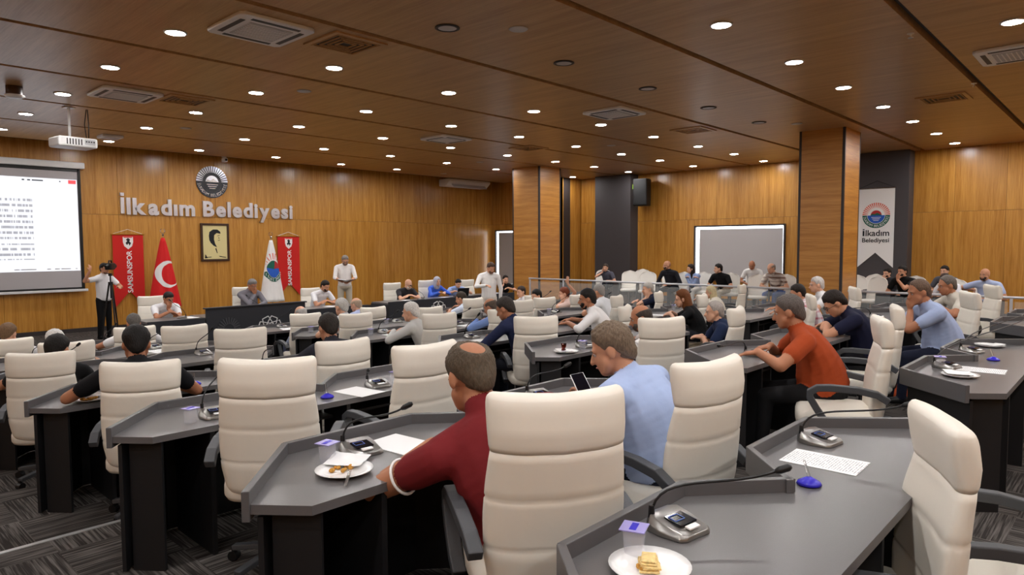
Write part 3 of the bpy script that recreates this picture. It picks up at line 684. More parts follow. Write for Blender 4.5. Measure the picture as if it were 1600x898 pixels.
# ------------------------------------------------------------------ spectators' chair
def hall_chair():
    P = Proto()
    R = []
    for k in range(15):
        t = k/14; z = .43+.56*t; hw = .235+.012*math.sin(PI*t); yc = -.20-.10*t
        if t > .72: hw *= math.sqrt(max(.02, 1-((t-.72)/.285)**2))*.55+.45*(1-((t-.72)/.28)**4)
        ht = .035 if .05 < t < .93 else .018
        R.append([(hw*math.copysign(abs(math.cos(2*PI*i/24))**.5, math.cos(2*PI*i/24)), yc+ht*math.sin(2*PI*i/24)+.05*abs(math.cos(2*PI*i/24))**2, z) for i in range(24)])
    P.part('backrest', MB().rings(R).mesh('backrest', 'vinyl', True))
    R = [[(.245*k*math.copysign(abs(math.cos(2*PI*i/24))**.5, math.cos(2*PI*i/24)), .01+.235*k*math.copysign(abs(math.sin(2*PI*i/24))**.5, math.sin(2*PI*i/24)), z) for i in range(24)] for z, k in ((.385, .9), (.40, 1), (.44, 1), (.462, .94), (.468, .7))]
    P.part('seat', MB().rings(R).mesh('seat', 'vinyl', True))
    for s in (-1, 1): P.part('side_panel', MB().prism([(-.24, .12), (.20, .12), (.24, .36), (.22, .62), (.17, .66), (-.20, .66), (-.28, .60)], 0, .03).mesh('side_panel', 'arm_grey', bevel=.006))
    a, b = P.parts[-2], P.parts[-1]
    P.parts[-2:] = []
    me = MB(); V = [(-.24, .12), (.20, .12), (.24, .36), (.22, .62), (.17, .66), (-.20, .66), (-.28, .60)]
    me.rings([[(x, y, z) for y, z in V] for x in (-.014, .014)]); sp = me.mesh('side_panel', 'arm_grey', bevel=.006)
    for s in (-1, 1): P.part('side_panel', sp, (s*.27, 0, 0))
    P.part('pedestal', MB().lathe([(.05, .0), (.045, .36), (.07, .385)], 14).mesh('pedestal', 'steel', 'auto'))
    P.part('foot_plate', MB().lathe([(.20, 0), (.20, .012), (.06, .03)], 18).mesh('foot_plate', 'steel', 'auto'))
    return P
HALL = hall_chair()
def hall_at(px, py, X, yaw, label):
    p = G(px, py, X=X); a = math.radians(yaw)-PI/2
    CHAIRS.append((Vector((p.x+(-.30)*math.sin(a), p.y-(-.30)*math.cos(a), .35)), a))
    return HALL.place('spectator_chair', (p.x+(-.30)*math.sin(a), p.y-(-.30)*math.cos(a), .35), a, label, 'chair', "spectators' white chairs")

# ------------------------------------------------------------------ two-seat desks
PL = [(-1.36, -.43), (-.98, 0), (-.30, 0), (0, -.27), (.28, 0), (.93, 0), (1.29, -.43)]
def desk_proto():
    P = Proto()
    P.part('tabletop', MB().prism(PL+[(1.15, -.60), (-1.22, -.60)], .715, .75).mesh('tabletop', 'desk_top'))
    for i in range(6):
        a, b = Vector(PL[i]), Vector(PL[i+1]); d = b-a; L_ = d.length; an = math.atan2(d.y, d.x); m = (a+b)/2; nrm = Vector((-d.y, d.x)).normalized()
        c = m+nrm*.014
        P.part('rim', MB().box((0, 0, .745), (L_+.02, .028, .11)).mesh('rim', 'desk_rim', bevel=.003), (c.x, c.y, 0), an)
        c = m-nrm*.03
        P.part('front_panel', MB().box((0, 0, .355), (L_-.02, .02, .69)).mesh('front_panel', 'desk_panel'), (c.x, c.y, 0), an)
    for s in (-1, 1):
        P.part('end_panel', MB().box((s*1.22, -.50, .355), (.18, .02, .71), rz=s*.9).mesh('end_panel', 'desk_panel'))
        P.part('leg_panel', MB().box((s*.90, -.32, .355), (.025, .52, .71)).mesh('leg_panel', 'desk_panel'))
    P.part('leg_panel', MB().box((0, -.43, .355), (.025, .28, .71)).mesh('leg_panel', 'desk_panel'))
    P.part('modesty_shelf', MB().box((0, -.30, .60), (1.76, .2, .018)).mesh('modesty_shelf', 'desk_panel'))
    return P
DESK = desk_proto()
ROWS = {1: (.25, 1.17), 2: (1.5, 2.68), 3: (3.2, 4.38), 4: (4.75, 5.98), 5: (6.4, 7.66), 6: (7.8, 9.1), 7: (9.35, 10.65)}
DESKS = []
SHIFT = {2: -.03, 3: .04}
COLX = {'A': 2.46, 'B': 6.18, 'C': 9.9}
ORD = {1: 'nearest', 2: 'second', 3: 'third', 4: 'fourth', 5: 'fifth', 6: 'sixth', 7: 'seventh'}
SIDE = {'A': 'left', 'B': 'middle', 'C': 'right'}
for k, (yc, yr) in ROWS.items():
    for c, x in COLX.items():
        z = floor_z(x, yr-.3)
        xd = x+(SHIFT.get(k, 0) if c == 'A' else {2: -.22, 3: -.28}.get(k, 0) if c == 'B' else 0); DESKS.append((xd, yr, z))
        DESK.place('council_desk', (xd, yr, z), 0, 'grey two-seat council desk, %s row from the camera, %s block' % (ORD[k], SIDE[c]), 'desk', 'two-seat council desks')

# ------------------------------------------------------------------ front platform desks
def rosette(parent, c, R, m='white_metal'):
    th = .016; mb = MB(); n = 8
    P = lambda r, a: Vector((c[0]+r*math.cos(a), 0, c[2]+r*math.sin(a)))
    def bar(p, q): mb.sweep([(p.x, c[1], p.z), (q.x, c[1], q.z)], .012, th, (0, 1, 0))
    for k in range(n):
        a = 2*PI*k/n+PI/8; h = PI/n
        bar(P(R, a-.26), P(R, a+.26)); bar(P(R, a+.26), P(R*.80, a+h)); bar(P(R*.80, a+h), P(R, a+2*h-.26))
        bar(P(R*.80, a+h), P(R*.52, a)); bar(P(R*.80, a-h), P(R*.52, a)); bar(P(R*.52, a), P(R*.42, a+h)); bar(P(R*.52, a), P(R*.42, a-h))
    mb.build('rosette', m, parent)
YD = 12.95
def platform_desk(x0, x1, h, depth, label, tops=None):
    r = empty('platform_desk', ((x0+x1)/2, YD, 0), 0, label, 'desk'); W = x1-x0
    MB().box((0, 0, h/2), (W, .04, h)).build('front_panel', 'podium', r, bevel=.004)
    MB().box((0, depth/2, .735), (W-.04, depth, .03)).build('tabletop', 'desk_top', r, bevel=.004)
    for s in (-1, 1): MB().box((s*(W/2-.02), depth/2, .36), (.04, depth, .72)).build('side_panel', 'podium', r, bevel=.004)
    return r
x0, x1 = G(321, 483, Y=YD).x, G(476, 471, Y=YD).x
md = platform_desk(x0, x1, .92, .8, 'tall dark presiding desk with white star rosette on its front')
q = G(421, 513, Y=YD); rosette(md, (q.x-(x0+x1)/2, -.03, q.z), .26)
q = G(357, 514, Y=YD); mb = MB()
for k in range(24):
    a = 2*PI*k/24; mb.sweep([(q.x-(x0+x1)/2+.10*math.cos(a), -.026, q.z+.10*math.sin(a)), (q.x-(x0+x1)/2+.23*math.cos(a), -.026, q.z+.23*math.sin(a))], .01, .02, (0, 1, 0))
mb.build('dark_emblem', 'arm_grey', md)
MB().box((0, -.0, .93), (x1-x0+.06, .10, .025)).build('top_ledge', 'podium', md, bevel=.004)
platform_desk(G(230, 500, Y=YD).x, x0-.02, .76, .7, 'low dark desk wing left of the presiding desk')
platform_desk(x1+.02, G(575, 482, Y=YD).x, .76, .7, 'low dark desk wing right of the presiding desk')
xa, xb = G(607, 476, Y=YD).x, G(803, 460, Y=YD).x
rd = platform_desk(xa, xb, .78, .7, 'long dark desk with white rosettes for the front right panel')
for px in (684, 745): q = G(px, 488, Y=YD); rosette(rd, (q.x-(xa+xb)/2, -.03, .45), .26)

# ------------------------------------------------------------------ desk-top things
mic_base = MB(); sec = lambda y, h, w: [(-w, y, .0), (w, y, .0), (w*1.0, y, h*.45), (w*.82, y, h), (-w*.82, y, h), (-w, y, h*.45)]
mic_base.rings([sec(-.085, .016, .055), sec(-.07, .022, .075), sec(0, .036, .088), (sec(.05, .05, .08)), sec(.075, .046, .055)])
MIC = Proto().part('base', mic_base.mesh('base', 'mic_silver', True, .003))
MX = Matrix.Rotation(.13, 3, 'X')
MIC.part('display', MB().box((0, -.015, .0385), (.08, .065, .006), M=MX).mesh('display', 'lcd'), (0, 0, 0), 0, [('display_frame', MB().box((-.012, .006, .0425), (.042, .003, .001), M=MX).box((-.012, -.024, .0385), (.042, .003, .001), M=MX).box((-.034, -.009, .0405), (.003, .03, .001), M=MX).box((.010, -.009, .0405), (.003, .03, .001), M=MX).mesh('display_frame', 'lcd_line'), (0, 0, .0035))])
MIC.part('talk_button', MB().box((.0, -.062, .030), (.05, .02, .005), M=MX).mesh('talk_button', 'white_plastic'))
def microphone(p, rz, tip, label):
    """p: desk position; tip: world position of the capsule"""
    r = MIC.place('gooseneck_microphone', p, rz, label, 'microphone', 'gooseneck microphones')
    Mi = (Matrix.Translation(Vector(p)) @ Matrix.Rotation(rz, 4, 'Z')).inverted(); t = Mi @ Vector(tip)
    a = Vector((-.055, .055, .035)); b = a+Vector((0, 0, .10)); path = []
    c1 = a+Vector((0, 0, .16)); c2 = t-(t-a)*.45
    for k in range(15):
        s = k/14; path.append((1-s)**3*a+3*(1-s)**2*s*c1+3*(1-s)*s*s*c2+s**3*t)
    MB().lathe([(.011, 0), (.009, .04)], 10, c=a).build('neck_socket', 'black_plastic', r)
    MB().tube(path, .0045, 8).build('gooseneck', 'black_plastic', r, True)
    d = (path[-1]-path[-2]).normalized()
    MB().tube([t-d*.01, t+d*.005, t+d*.035, t+d*.045], [.007, .0125, .0125, .007], 10).build('capsule', 'black_plastic', r, True)
    return r
CUP = Proto()
def cup_rings(k0, k1, z0, z1): return [[(k*math.copysign(abs(math.cos(2*PI*i/20))**.5, math.cos(2*PI*i/20)), k*math.copysign(abs(math.sin(2*PI*i/20))**.5, math.sin(2*PI*i/20)), z) for i in range(20)] for k, z in ((k0, z0), (k0*.5+k1*.5, (z0+z1)/2), (k1, z1))]
CUP.part('cup', MB().rings(cup_rings(.026, .031, 0, .082)).mesh('cup', 'cup_clear', True)); CUP.part('foil_lid', MB().box((0, 0, .084), (.074, .074, .003)).mesh('foil_lid', 'foil'), sub=[('lid_print', MB().box((0, .0, .0862), (.05, .02, .0008)).mesh('lid_print', 'cobalt'), (0, 0, 0))])
PLATE = Proto().part('plate', MB().lathe([(0, 0), (.065, 0), (.085, .006), (.112, .016), (.114, .019), (.086, .011), (.064, .006), (0, .005)], 32, cap=False).mesh('plate', 'china', True))
TEA = Proto().part('saucer', MB().lathe([(0, 0), (.03, 0), (.055, .010), (.054, .013), (.028, .004), (0, .004)], 20, cap=False).mesh('saucer', 'china', True))
TEA.part('glass', MB().lathe([(.022, .005), (.024, .02), (.019, .045), (.027, .088), (.026, .088), (.018, .045), (.022, .022), (.02, .008)], 16, cap=False).mesh('glass', 'glass', True)).part('tea', MB().lathe([(.019, .008), (.0225, .02), (.0178, .045), (.0235, .072)], 16).mesh('tea', 'tea', True))
def crumbs(seed, n):
    rnd = random.Random(seed); mb = MB()
    for k in range(n): a = rnd.uniform(0, 6.28); d = rnd.uniform(0, .05); s = rnd.uniform(.008, .022); mb.ball((d*math.cos(a), d*math.sin(a), .010+s*.3), (s, s*rnd.uniform(.5, 1), s*.5), 7, 5)
    return mb
def plate(p, label, cake=True, napkin=None, fork=None, pastry=False):
    r = PLATE.place('plate', p, random.uniform(0, 6), label, 'plate', 'white cake plates')
    if cake: crumbs(int(p[0]*100), 9).build('cake_remains', 'cake', r, True)
    if pastry:
        mb = MB()
        for k in range(5): mb.box((.004*math.sin(k*2.1), .003*math.cos(k*1.7), .012+.0055*k), (.085-.006*k, .055-.004*k, .005), rz=.12*math.sin(k*1.3))
        mb.build('pastry', 'pastry', r, bevel=.0018)
    if fork is not None: MB().sweep([(.02, .03, .016), (.10, .05, .022), (.17, .06, .008)], .012, .002, (-.3, 1, 0)).build('fork', 'steel', r)
    if napkin:
        mb = MB(); V = []; n = 6
        for j in range(n+1):
            for i in range(n+1):
                u, v = i/n-.5, j/n-.5; V.append((u*.16+.02*v, v*.16, .022+.03*max(0, .5-abs(u-v))*abs(math.sin(5*u+2*v))))
        F = [(j*(n+1)+i, j*(n+1)+i+1, (j+1)*(n+1)+i+1, (j+1)*(n+1)+i) for j in range(n) for i in range(n)]
        mb.add(V, F); mb.build('napkin', 'paper', r, True, loc=napkin)
    return r
def paper(p, rz, label, wd=.21, hg=.297, lines=True):
    m = 'printed_paper'
    if m not in MATS:
        mt = mat(m, srgb(240, 240, 240), .7); nt = mt.node_tree; tc = nt.nodes.new('ShaderNodeTexCoord'); sp = nt.nodes.new('ShaderNodeSeparateXYZ'); nt.links.new(tc.outputs['Object'], sp.inputs[0])
        w_ = nt.nodes.new('ShaderNodeMath'); w_.operation = 'MULTIPLY'; w_.inputs[1].default_value = 95; nt.links.new(sp.outputs['Y'], w_.inputs[0])
        f_ = nt.nodes.new('ShaderNodeMath'); f_.operation = 'FRACT'; nt.links.new(w_.outputs[0], f_.inputs[0])
        g_ = nt.nodes.new('ShaderNodeMath'); g_.operation = 'LESS_THAN'; g_.inputs[1].default_value = .35; nt.links.new(f_.outputs[0], g_.inputs[0])
        n_ = nt.nodes.new('ShaderNodeTexNoise'); n_.inputs['Scale'].default_value = 160; nt.links.new(tc.outputs['Object'], n_.inputs['Vector'])
        h_ = nt.nodes.new('ShaderNodeMath'); h_.operation = 'GREATER_THAN'; h_.inputs[1].default_value = .47; nt.links.new(n_.outputs[0], h_.inputs[0])
        a_ = nt.nodes.new('ShaderNodeMath'); a_.operation = 'ABSOLUTE'; nt.links.new(sp.outputs['X'], a_.inputs[0])
        b_ = nt.nodes.new('ShaderNodeMath'); b_.operation = 'LESS_THAN'; b_.inputs[1].default_value = .085; nt.links.new(a_.outputs[0], b_.inputs[0])
        k_ = nt.nodes.new('ShaderNodeMath'); k_.operation = 'MULTIPLY'; nt.links.new(g_.outputs[0], k_.inputs[0]); nt.links.new(h_.outputs[0], k_.inputs[1])
        j_ = nt.nodes.new('ShaderNodeMath'); j_.operation = 'MULTIPLY'; nt.links.new(k_.outputs[0], j_.inputs[0]); nt.links.new(b_.outputs[0], j_.inputs[1])
        mx = nt.nodes.new('ShaderNodeMix'); mx.data_type = 'RGBA'; nt.links.new(j_.outputs[0], mx.inputs[0]); mx.inputs[6].default_value = (*srgb(240, 240, 240), 1); mx.inputs[7].default_value = (*srgb(150, 150, 155), 1)
        nt.links.new(mx.outputs[2], nt.nodes['Principled BSDF'].inputs['Base Color'])
    o = MB().box((0, 0, .0008), (wd, hg, .0016)).build('paper_sheet', m if lines else 'paper', loc=(p[0], p[1], p[2]+.0005), rz=rz)
    return tag(o, label, 'paper')
def holder(p, label, lean=0.):
    """cobalt desk clip standing on a small clear disc"""
    r = empty('blue_desk_stand', p, lean, label, 'desk stand')
    MB().lathe([(.04, 0), (.04, .004)], 20).build('disc', 'glass', r); MB().lathe([(.045, .004), (.04, .014), (.022, .024), (.010, .03)], 16).build('foot', 'cobalt', r, True)
    MB().tube([(0, 0, .03), (.0, .02, .09)], [.006, .004], 8).build('stem', 'glass', r)

# ------------------------------------------------------------------ people
def V3(*a): return np.array(a, float)
def unit(v): return v/max(1e-9, np.linalg.norm(v))
SKIN = {'light': srgb(214, 164, 136), 'mid': srgb(196, 142, 112), 'tan': srgb(176, 120, 90)}
for k_, c_ in SKIN.items(): mat('skin_'+k_, c_, .55, bump=.05, bscale=220, spec=.35)
def cloth_mat(col):
    n = 'cloth_%d_%d_%d' % col
    if n in MATS: return n
    mat(n, srgb(*col), .85, bump=.2, bscale=18, spec=.25); return n
def hair_mat(col):
    n = 'hair_%d_%d_%d' % col
    if n in MATS: return n
    mat(n, srgb(*col), .6, bump=.7, bscale=120, var=.25, spec=.3, stretch=(1, 1, .35)); return n
def check_mat(name, c0, c1, sc, wide=.5):
    if name in MATS: return name
    m = mat(name, srgb(*c0), .85); nt = m.node_tree; tc = nt.nodes.new('ShaderNodeTexCoord'); sp = nt.nodes.new('ShaderNodeSeparateXYZ'); nt.links.new(tc.outputs['Object'], sp.inputs[0])
    outs = []
    for ax in ('X', 'Z'):
        a = nt.nodes.new('ShaderNodeMath'); a.operation = 'MULTIPLY'; a.inputs[1].default_value = sc; nt.links.new(sp.outputs[ax], a.inputs[0])
        b = nt.nodes.new('ShaderNodeMath'); b.operation = 'FRACT'; nt.links.new(a.outputs[0], b.inputs[0])
        c = nt.nodes.new('ShaderNodeMath'); c.operation = 'LESS_THAN'; c.inputs[1].default_value = wide; nt.links.new(b.outputs[0], c.inputs[0]); outs.append(c)
    d = nt.nodes.new('ShaderNodeMath'); d.operation = 'ADD'; nt.links.new(outs[0].outputs[0], d.inputs[0]); nt.links.new(outs[1].outputs[0], d.inputs[1])
    e = nt.nodes.new('ShaderNodeMath'); e.operation = 'MULTIPLY'; e.inputs[1].default_value = .5; nt.links.new(d.outputs[0], e.inputs[0])
    mx = nt.nodes.new('ShaderNodeMix'); mx.data_type = 'RGBA'; nt.links.new(e.outputs[0], mx.inputs[0]); mx.inputs[6].default_value = (*srgb(*c0), 1); mx.inputs[7].default_value = (*srgb(*c1), 1)
    nt.links.new(mx.outputs[2], nt.nodes['Principled BSDF'].inputs['Base Color']); return name

class Body:
    def __init__(s): s.p = []
    def cap(s, a, b, ra, rb, m): s.p.append(('c', np.array(a, float), np.array(b, float), ra, rb, m))
    def ell(s, c, M, r, m): s.p.append(('e', np.array(c, float), np.array(M, float), np.array(r, float), 0, m))
    def mesh(s, org):
        mb = MB(); o = Vector(org)
        for q in s.p:
            if q[0] == 'e':
                M = Matrix([list(row) for row in q[2]]); mb.ball(Vector(q[1])-o, tuple(q[3]), 14, 10, M=M)
            else:
                a, b, ra, rb = Vector(q[1])-o, Vector(q[2])-o, q[3], q[4]; d = (b-a)
                if d.length < 1e-5: mb.ball(a, ra, 10, 8); continue
                d.normalize(); pts, rr = [], []
                for t in (-.98, -.8, -.5, 0): pts.append(a+d*ra*t); rr.append(ra*math.sqrt(1-t*t))
                for t in (0, .5, .8, .98): pts.append(b+d*rb*t); rr.append(rb*math.sqrt(1-t*t))
                mb.tube(pts, rr, 12)
        return mb
    def nearest(s, P, org):
        best = np.full(len(P), 1e9); idx = np.zeros(len(P), int); P = P+np.array(org, float)
        for q in s.p:
            if q[0] == 'e':
                L = (P-q[1]) @ q[2]; d = (np.linalg.norm(L/q[3], axis=1)-1)*q[3].min()
            else:
                ab = q[2]-q[1]; t = np.clip(((P-q[1]) @ ab)/max(1e-9, ab @ ab), 0, 1); d = np.linalg.norm(P-q[1]-t[:, None]*ab, axis=1)-(q[3]+(q[4]-q[3])*t)
            k = d < best; best[k] = d[k]; idx[k] = q[5]
        return idx

def ik(S, T, l1, l2, pole):
    d = T-S; L = np.linalg.norm(d); mx = (l1+l2)*.985
    if L > mx: T = S+d/L*mx; L = mx
    if L < .12: T = S+unit(d)*.12; L = .12
    u = unit(T-S); a = (l1*l1-l2*l2+L*L)/(2*L); h = math.sqrt(max(0, l1*l1-a*a))
    p = pole-u*(pole @ u)
    return S+u*a+unit(p)*h, T

def hand(B, W, d, n, side, m, curl=.5, k=1.):
    """palm with four fingers and a thumb; d: pointing direction, n: palm normal (out of the back of the hand)"""
    d = unit(d); n = unit(n-d*(n @ d)); s = np.cross(d, n)*side     # s points to the thumb side
    for t in (-.024, 0, .024): B.cap(W+d*.008*k+s*t*.6*k, W+d*.082*k+s*t*k, .017*k, .015*k, m)
    for i, (t, L) in enumerate(((.030, .072), (.010, .080), (-.011, .074), (-.031, .058))):
        a = W+d*.088*k+s*t*k; d1 = unit(d-n*curl*.5); b = a+d1*L*.48*k; d2 = unit(d-n*curl*1.5); c = b+d2*L*.52*k
        B.cap(a, b, .0095*k, .0088*k, m); B.cap(b, c, .0088*k, .0075*k, m)
    a = W+d*.025*k+s*.028*k; b = a+(s*.7+d*.7-n*.15)*.045*k; c = b+unit(d*.9+s*.1-n*curl*.6)*.032*k
    B.cap(a, b, .013*k, .0105*k, m); B.cap(b, c, .0105*k, .0085*k, m)

PEOPLE = []
ICO = {}
def ico(n):
    if n not in ICO:
        bm = bmesh.new(); bmesh.ops.create_icosphere(bm, subdivisions=n, radius=1.); ICO[n] = (np.array([v.co[:] for v in bm.verts]), [[v.index for v in f.verts] for f in bm.faces]); bm.free()
    return ICO[n]
def sstep(x): x = np.clip(x, 0, 1); return x*x*(3-2*x)
def hair_shape(style, fine, thick):
    U, F = ico(5 if fine else 4); U = U.copy(); x, y, z = U[:, 0], U[:, 1], U[:, 2]
    R = np.array((.0785, .0967, .0915)); C = np.array((0, -.013, .030))
    front = {'short': .40, 'receding': .72, 'ring': .40, 'long': .45, 'bald': 9, 'bun': .45, 'buzz': .42, 'crown': .42}[style if style in ('short', 'receding', 'ring', 'long', 'bald', 'bun', 'buzz', 'crown') else 'short']
    line = np.interp(y, [-1, -.6, -.25, .05, .32, .55, .8, 1], [-.98, -.85, -.42, -.12, -.18, .12, front, front])
    # side-burn dip in front of the ears
    h = z-line
    k = sstep(h/.55); ins = sstep(-h/.12)
    if style == 'ring': q_ = sstep((z-.42+.35*np.maximum(0, y))/.16); k *= 1-q_; ins = np.maximum(ins, q_)
    if style == 'crown':   # bald patch at the back of the crown
        q_ = sstep((.70-np.sqrt((x/.95)**2+(y+.62)**2+(z-.78)**2))/.16); k *= 1-q_; ins = np.maximum(ins, q_)
    t = thick*(.75+.35*np.maximum(0, z))
    nz = .16*np.sin(23*x+11*z)*np.sin(19*y+7*x)+.12*np.sin(41*z+13*y)
    P = U*R+C + U*((t*(1+nz*k))*k+.0006-.014*ins)[:, None]
    f_ = sstep((-.15-z)/.7)*sstep((.15-y)/.4); P[:, 2] -= f_*.034; P[:, 1] -= f_*.024; P[:, 0] *= 1-.12*f_
    if style in ('long', 'bun'):
        lo = (z < .1) & (y < .42) ; f = sstep((.1-z)/.9)*(y < .42)
        if style == 'long': P[:, 2] -= f*.24; P[:, 1] -= f*.015; P[:, 0] *= 1+f*.10
    return P, F
def person(label, head, Y=None, X=None, yaw=90, pose='sit', shirt=(200, 200, 205), pants=(28, 30, 38), sleeve='short', hair=('short', (30, 24, 20)), skin='mid',
           arms=('desk', 'desk'), hyaw=0, hpitch=12, beard=None, glasses=False, s=1., fine=False, belly=0., female=False, shirt_mat=None, maxlean=27, thick=.012, floor=None, side=0., hijab=None, cap=None, seat=True, bw=1., sfrac=.55):
    H0 = G(head[0], head[1], Y=Y, X=X); f = V3(math.cos(math.radians(yaw)), math.sin(math.radians(yaw)), 0); l = V3(-f[1], f[0], 0); z = V3(0, 0, 1.)
    hy = math.radians(yaw+hyaw); hp = math.radians(hpitch)
    hf = V3(math.cos(hy)*math.cos(hp), math.sin(hy)*math.cos(hp), -math.sin(hp)); hr = unit(np.cross(hf, z)); hu = np.cross(hr, hf)
    HM = np.stack([hr, hf, hu], 1)
    ks = s
    fz = floor if floor is not None else floor_z(H0.x, H0.y)
    H0 = np.array(H0); cam0 = V3(0, 0, CAMZ)
    for it_ in range(40):
     Hc = H0 - z*(.125*ks)
     Nk = Hc + HM @ V3(0, -.045, -.155)*ks*.95            # base of the neck
     if pose == 'sit':
         hip = fz+.54; TL = .545*ks; dz = Nk[2]-hip
         if dz > TL: TL = dz; lean = 0.
         else: lean = min(math.radians(maxlean), math.acos(max(.3, dz/TL)))
         if dz < TL*math.cos(lean)-.01: TL = dz/math.cos(lean)
         P = Nk-f*TL*math.sin(lean)-l*side; P[2] = hip
         P[2] = max(hip-.03, Nk[2]-TL*math.cos(lean))
     else:
         TL = .545*ks; P = Nk-z*TL-f*.02-l*side; fz = floor if floor is not None else fz
     if pose != 'sit' or not seat: break
     dd = [((P[0]-c[0].x)**2+(P[1]-c[0].y)**2, c) for c in CHAIRS]; m_ = min(dd, key=lambda q: q[0])
     if m_[0] > .64: break
     ly = -(P[0]-m_[1][0].x)*math.sin(m_[1][1])+(P[1]-m_[1][0].y)*math.cos(m_[1][1])
     if abs(ly-.035) < .012: break
     away = FW[0]*-math.sin(m_[1][1])+FW[1]*math.cos(m_[1][1])
     H0 = cam0+(H0-cam0)*(1-max(-.12, min(.12, (ly-.035)*.6/(away if abs(away) > .4 else math.copysign(.4, away))))/max(1., (H0-cam0) @ FW))
    a = unit(Nk-P); n = unit(f-a*(a @ f)); L2 = np.cross(a, n)*-1  # axes: left, forward, along the spine
    L2 = unit(l-a*(a @ l)); A = np.stack([L2, n, a], 1)
    org = (P[0], P[1], fz)
    B = Body(); mats = ['skin_'+skin, shirt_mat or cloth_mat(shirt), cloth_mat(pants), 'black_plastic', cloth_mat((238, 238, 240))]
    sp = lambda t, fw=0., lt=0.: P+a*TL*t+n*(fw-.035*math.sin(PI*min(1, t))*(1 if pose == 'sit' else .3))*ks+L2*lt*ks
    sw = (.88 if female else 1.)*bw; nw = .88 if female else 1.
    B.ell(sp(.0), A, V3(.172, .13, .11)*ks, 2 if pose != 'sit' else 2)
    for t in np.linspace(.10, .82, 11):
        wx, wy, fo = [float(np.interp(t, (.10, .30, .60, .82), q_)) for q_ in ((.170*bw, .165*sw, .180*sw, .176*sw), ((.125+belly)*bw**.5, (.124+belly)*bw**.5, .122*bw**.5, .104*bw**.3), (.010+belly*.5, .012+belly*.5, .008, 0))]
        B.ell(sp(t, fo), A, V3(wx, wy, .115)*ks, 1)
    if female: 
        for sd in (-1, 1): B.ell(sp(.62, .10, sd*.075), A, V3(.065, .05, .065)*ks, 1)
    shw = .175*sw
    for sd in (-1, 1):
        B.cap(sp(.98, .0, sd*.03), sp(.905, .012, sd*shw), .056*ks, .062*ks, 1)
        B.cap(sp(.82, .01, sd*.06), sp(.86, .012, sd*shw), .085*ks, .068*ks, 1)
    # neck, head
    hd = lambda *q: Hc+HM @ (V3(*q)*ks)
    B.cap(Nk-a*.02*ks, hd(0, -.028, -.075), .064*ks*nw, .054*ks*nw, 0)
    B.cap(Nk-a*.012*ks, Nk+(hd(0, -.028, -.075)-Nk)*.28, .072*ks*nw, .066*ks*nw, 1)     # collar
    B.ell(hd(0, -.013, .030), HM, V3(.078, .096, .091)*ks, 0); B.ell(hd(0, .028, -.035), HM, V3(.062, .064, .082)*ks, 0)
    B.ell(hd(0, .056, -.090), HM, V3(.036, .032, .028)*ks, 0)
    B.cap(hd(0, .088, .004), hd(0, .108, -.036), .009*ks, .0145*ks, 0); B.cap(hd(-.036, .074, .020), hd(.036, .074, .020), .014*ks, .014*ks, 0)
    B.cap(hd(-.02, .080, -.066), hd(.02, .080, -.066), .011*ks, .011*ks, 0)
    for sd in (-1, 1): B.ell(hd(sd*.079, -.008, -.010), HM, V3(.011, .021, .033)*ks, 0); B.cap(hd(sd*.045, .03, -.05), hd(sd*.035, .05, -.085), .03*ks, .022*ks, 0)
    # arms
    aw = nw*bw**.5; l1, l2 = .29*ks, .255*ks
    dz_desk = .845 if pose == 'sit' else 1.0
    info = {}
    for i, sd in enumerate((1, -1)):                      # left, right
        S = sp(.875, .012, sd*(shw+.022)); spec = arms[i]; pole = L2*sd*.9-z*.35-f*.25; pn = z; curl = .5; hdr = None
        loc = lambda lt, fw, up: V3(P[0], P[1], fz)+l*lt*sd+f*fw+z*up
        if spec == 'desk': T = loc(.16, .42, dz_desk); hdr = f*.8-l*sd*.5-z*.18
        elif spec == 'deskin': T = loc(.02, .40, dz_desk); hdr = f*.3-l*sd*.9-z*.18; pole = L2*sd*.9-z*.25
        elif spec == 'deskwide': T = loc(.22, .52, dz_desk); hdr = f-z*.15
        elif spec == 'lap': T = loc(.10, .32, .66); hdr = f*.7-l*sd*.5
        elif spec == 'cross': T = loc(-.06, .24, .86); hdr = -l*sd
        elif spec == 'side': T = loc(.27, -.02, .78); hdr = -z; pn = l*sd
        elif spec == 'chin': T = np.array(hd(sd*.03, .10, -.165)); hdr = hu*.8-hr*sd*0; pn = hf; pole = -z*.6+f*.1+l*sd*.9; curl = 1.1
        elif spec == 'cheek': T = np.array(hd(-sd*.085, .06, -.14)); hdr = hu; pn = -hr*sd; pole = -z*.6+f*.1+l*sd*.9; curl = .9
        elif spec == 'raise': T = S+z*.50+l*sd*.08+f*.12; hdr = z; pn = -f; pole = l*sd+f*.2; curl = .05
        elif spec == 'hold': T = loc(.08, .34, 1.20 if pose != 'sit' else .90); hdr = f*.8-l*sd*.4; curl = .9
        elif spec == 'phone': T = loc(.04, .42, .86); hdr = f*.7-l*sd*.3+z*.2; curl = 1.0
        else: T = np.array(spec[0], float); hdr = np.array(spec[1], float) if len(spec) > 1 and spec[1] is not None else None; curl = spec[2] if len(spec) > 2 else .6; pole = np.array(spec[3], float) if len(spec) > 3 else pole; pn = np.array(spec[4], float) if len(spec) > 4 else pn
        E_, T = ik(S, T, l1, l2, pole)
        B.cap(S, E_, .052*ks*aw, .041*ks*aw, 1 if sleeve == 'long' else 0); B.cap(E_, T, .041*ks*aw, .028*ks*aw, 1 if sleeve == 'long' else 0)
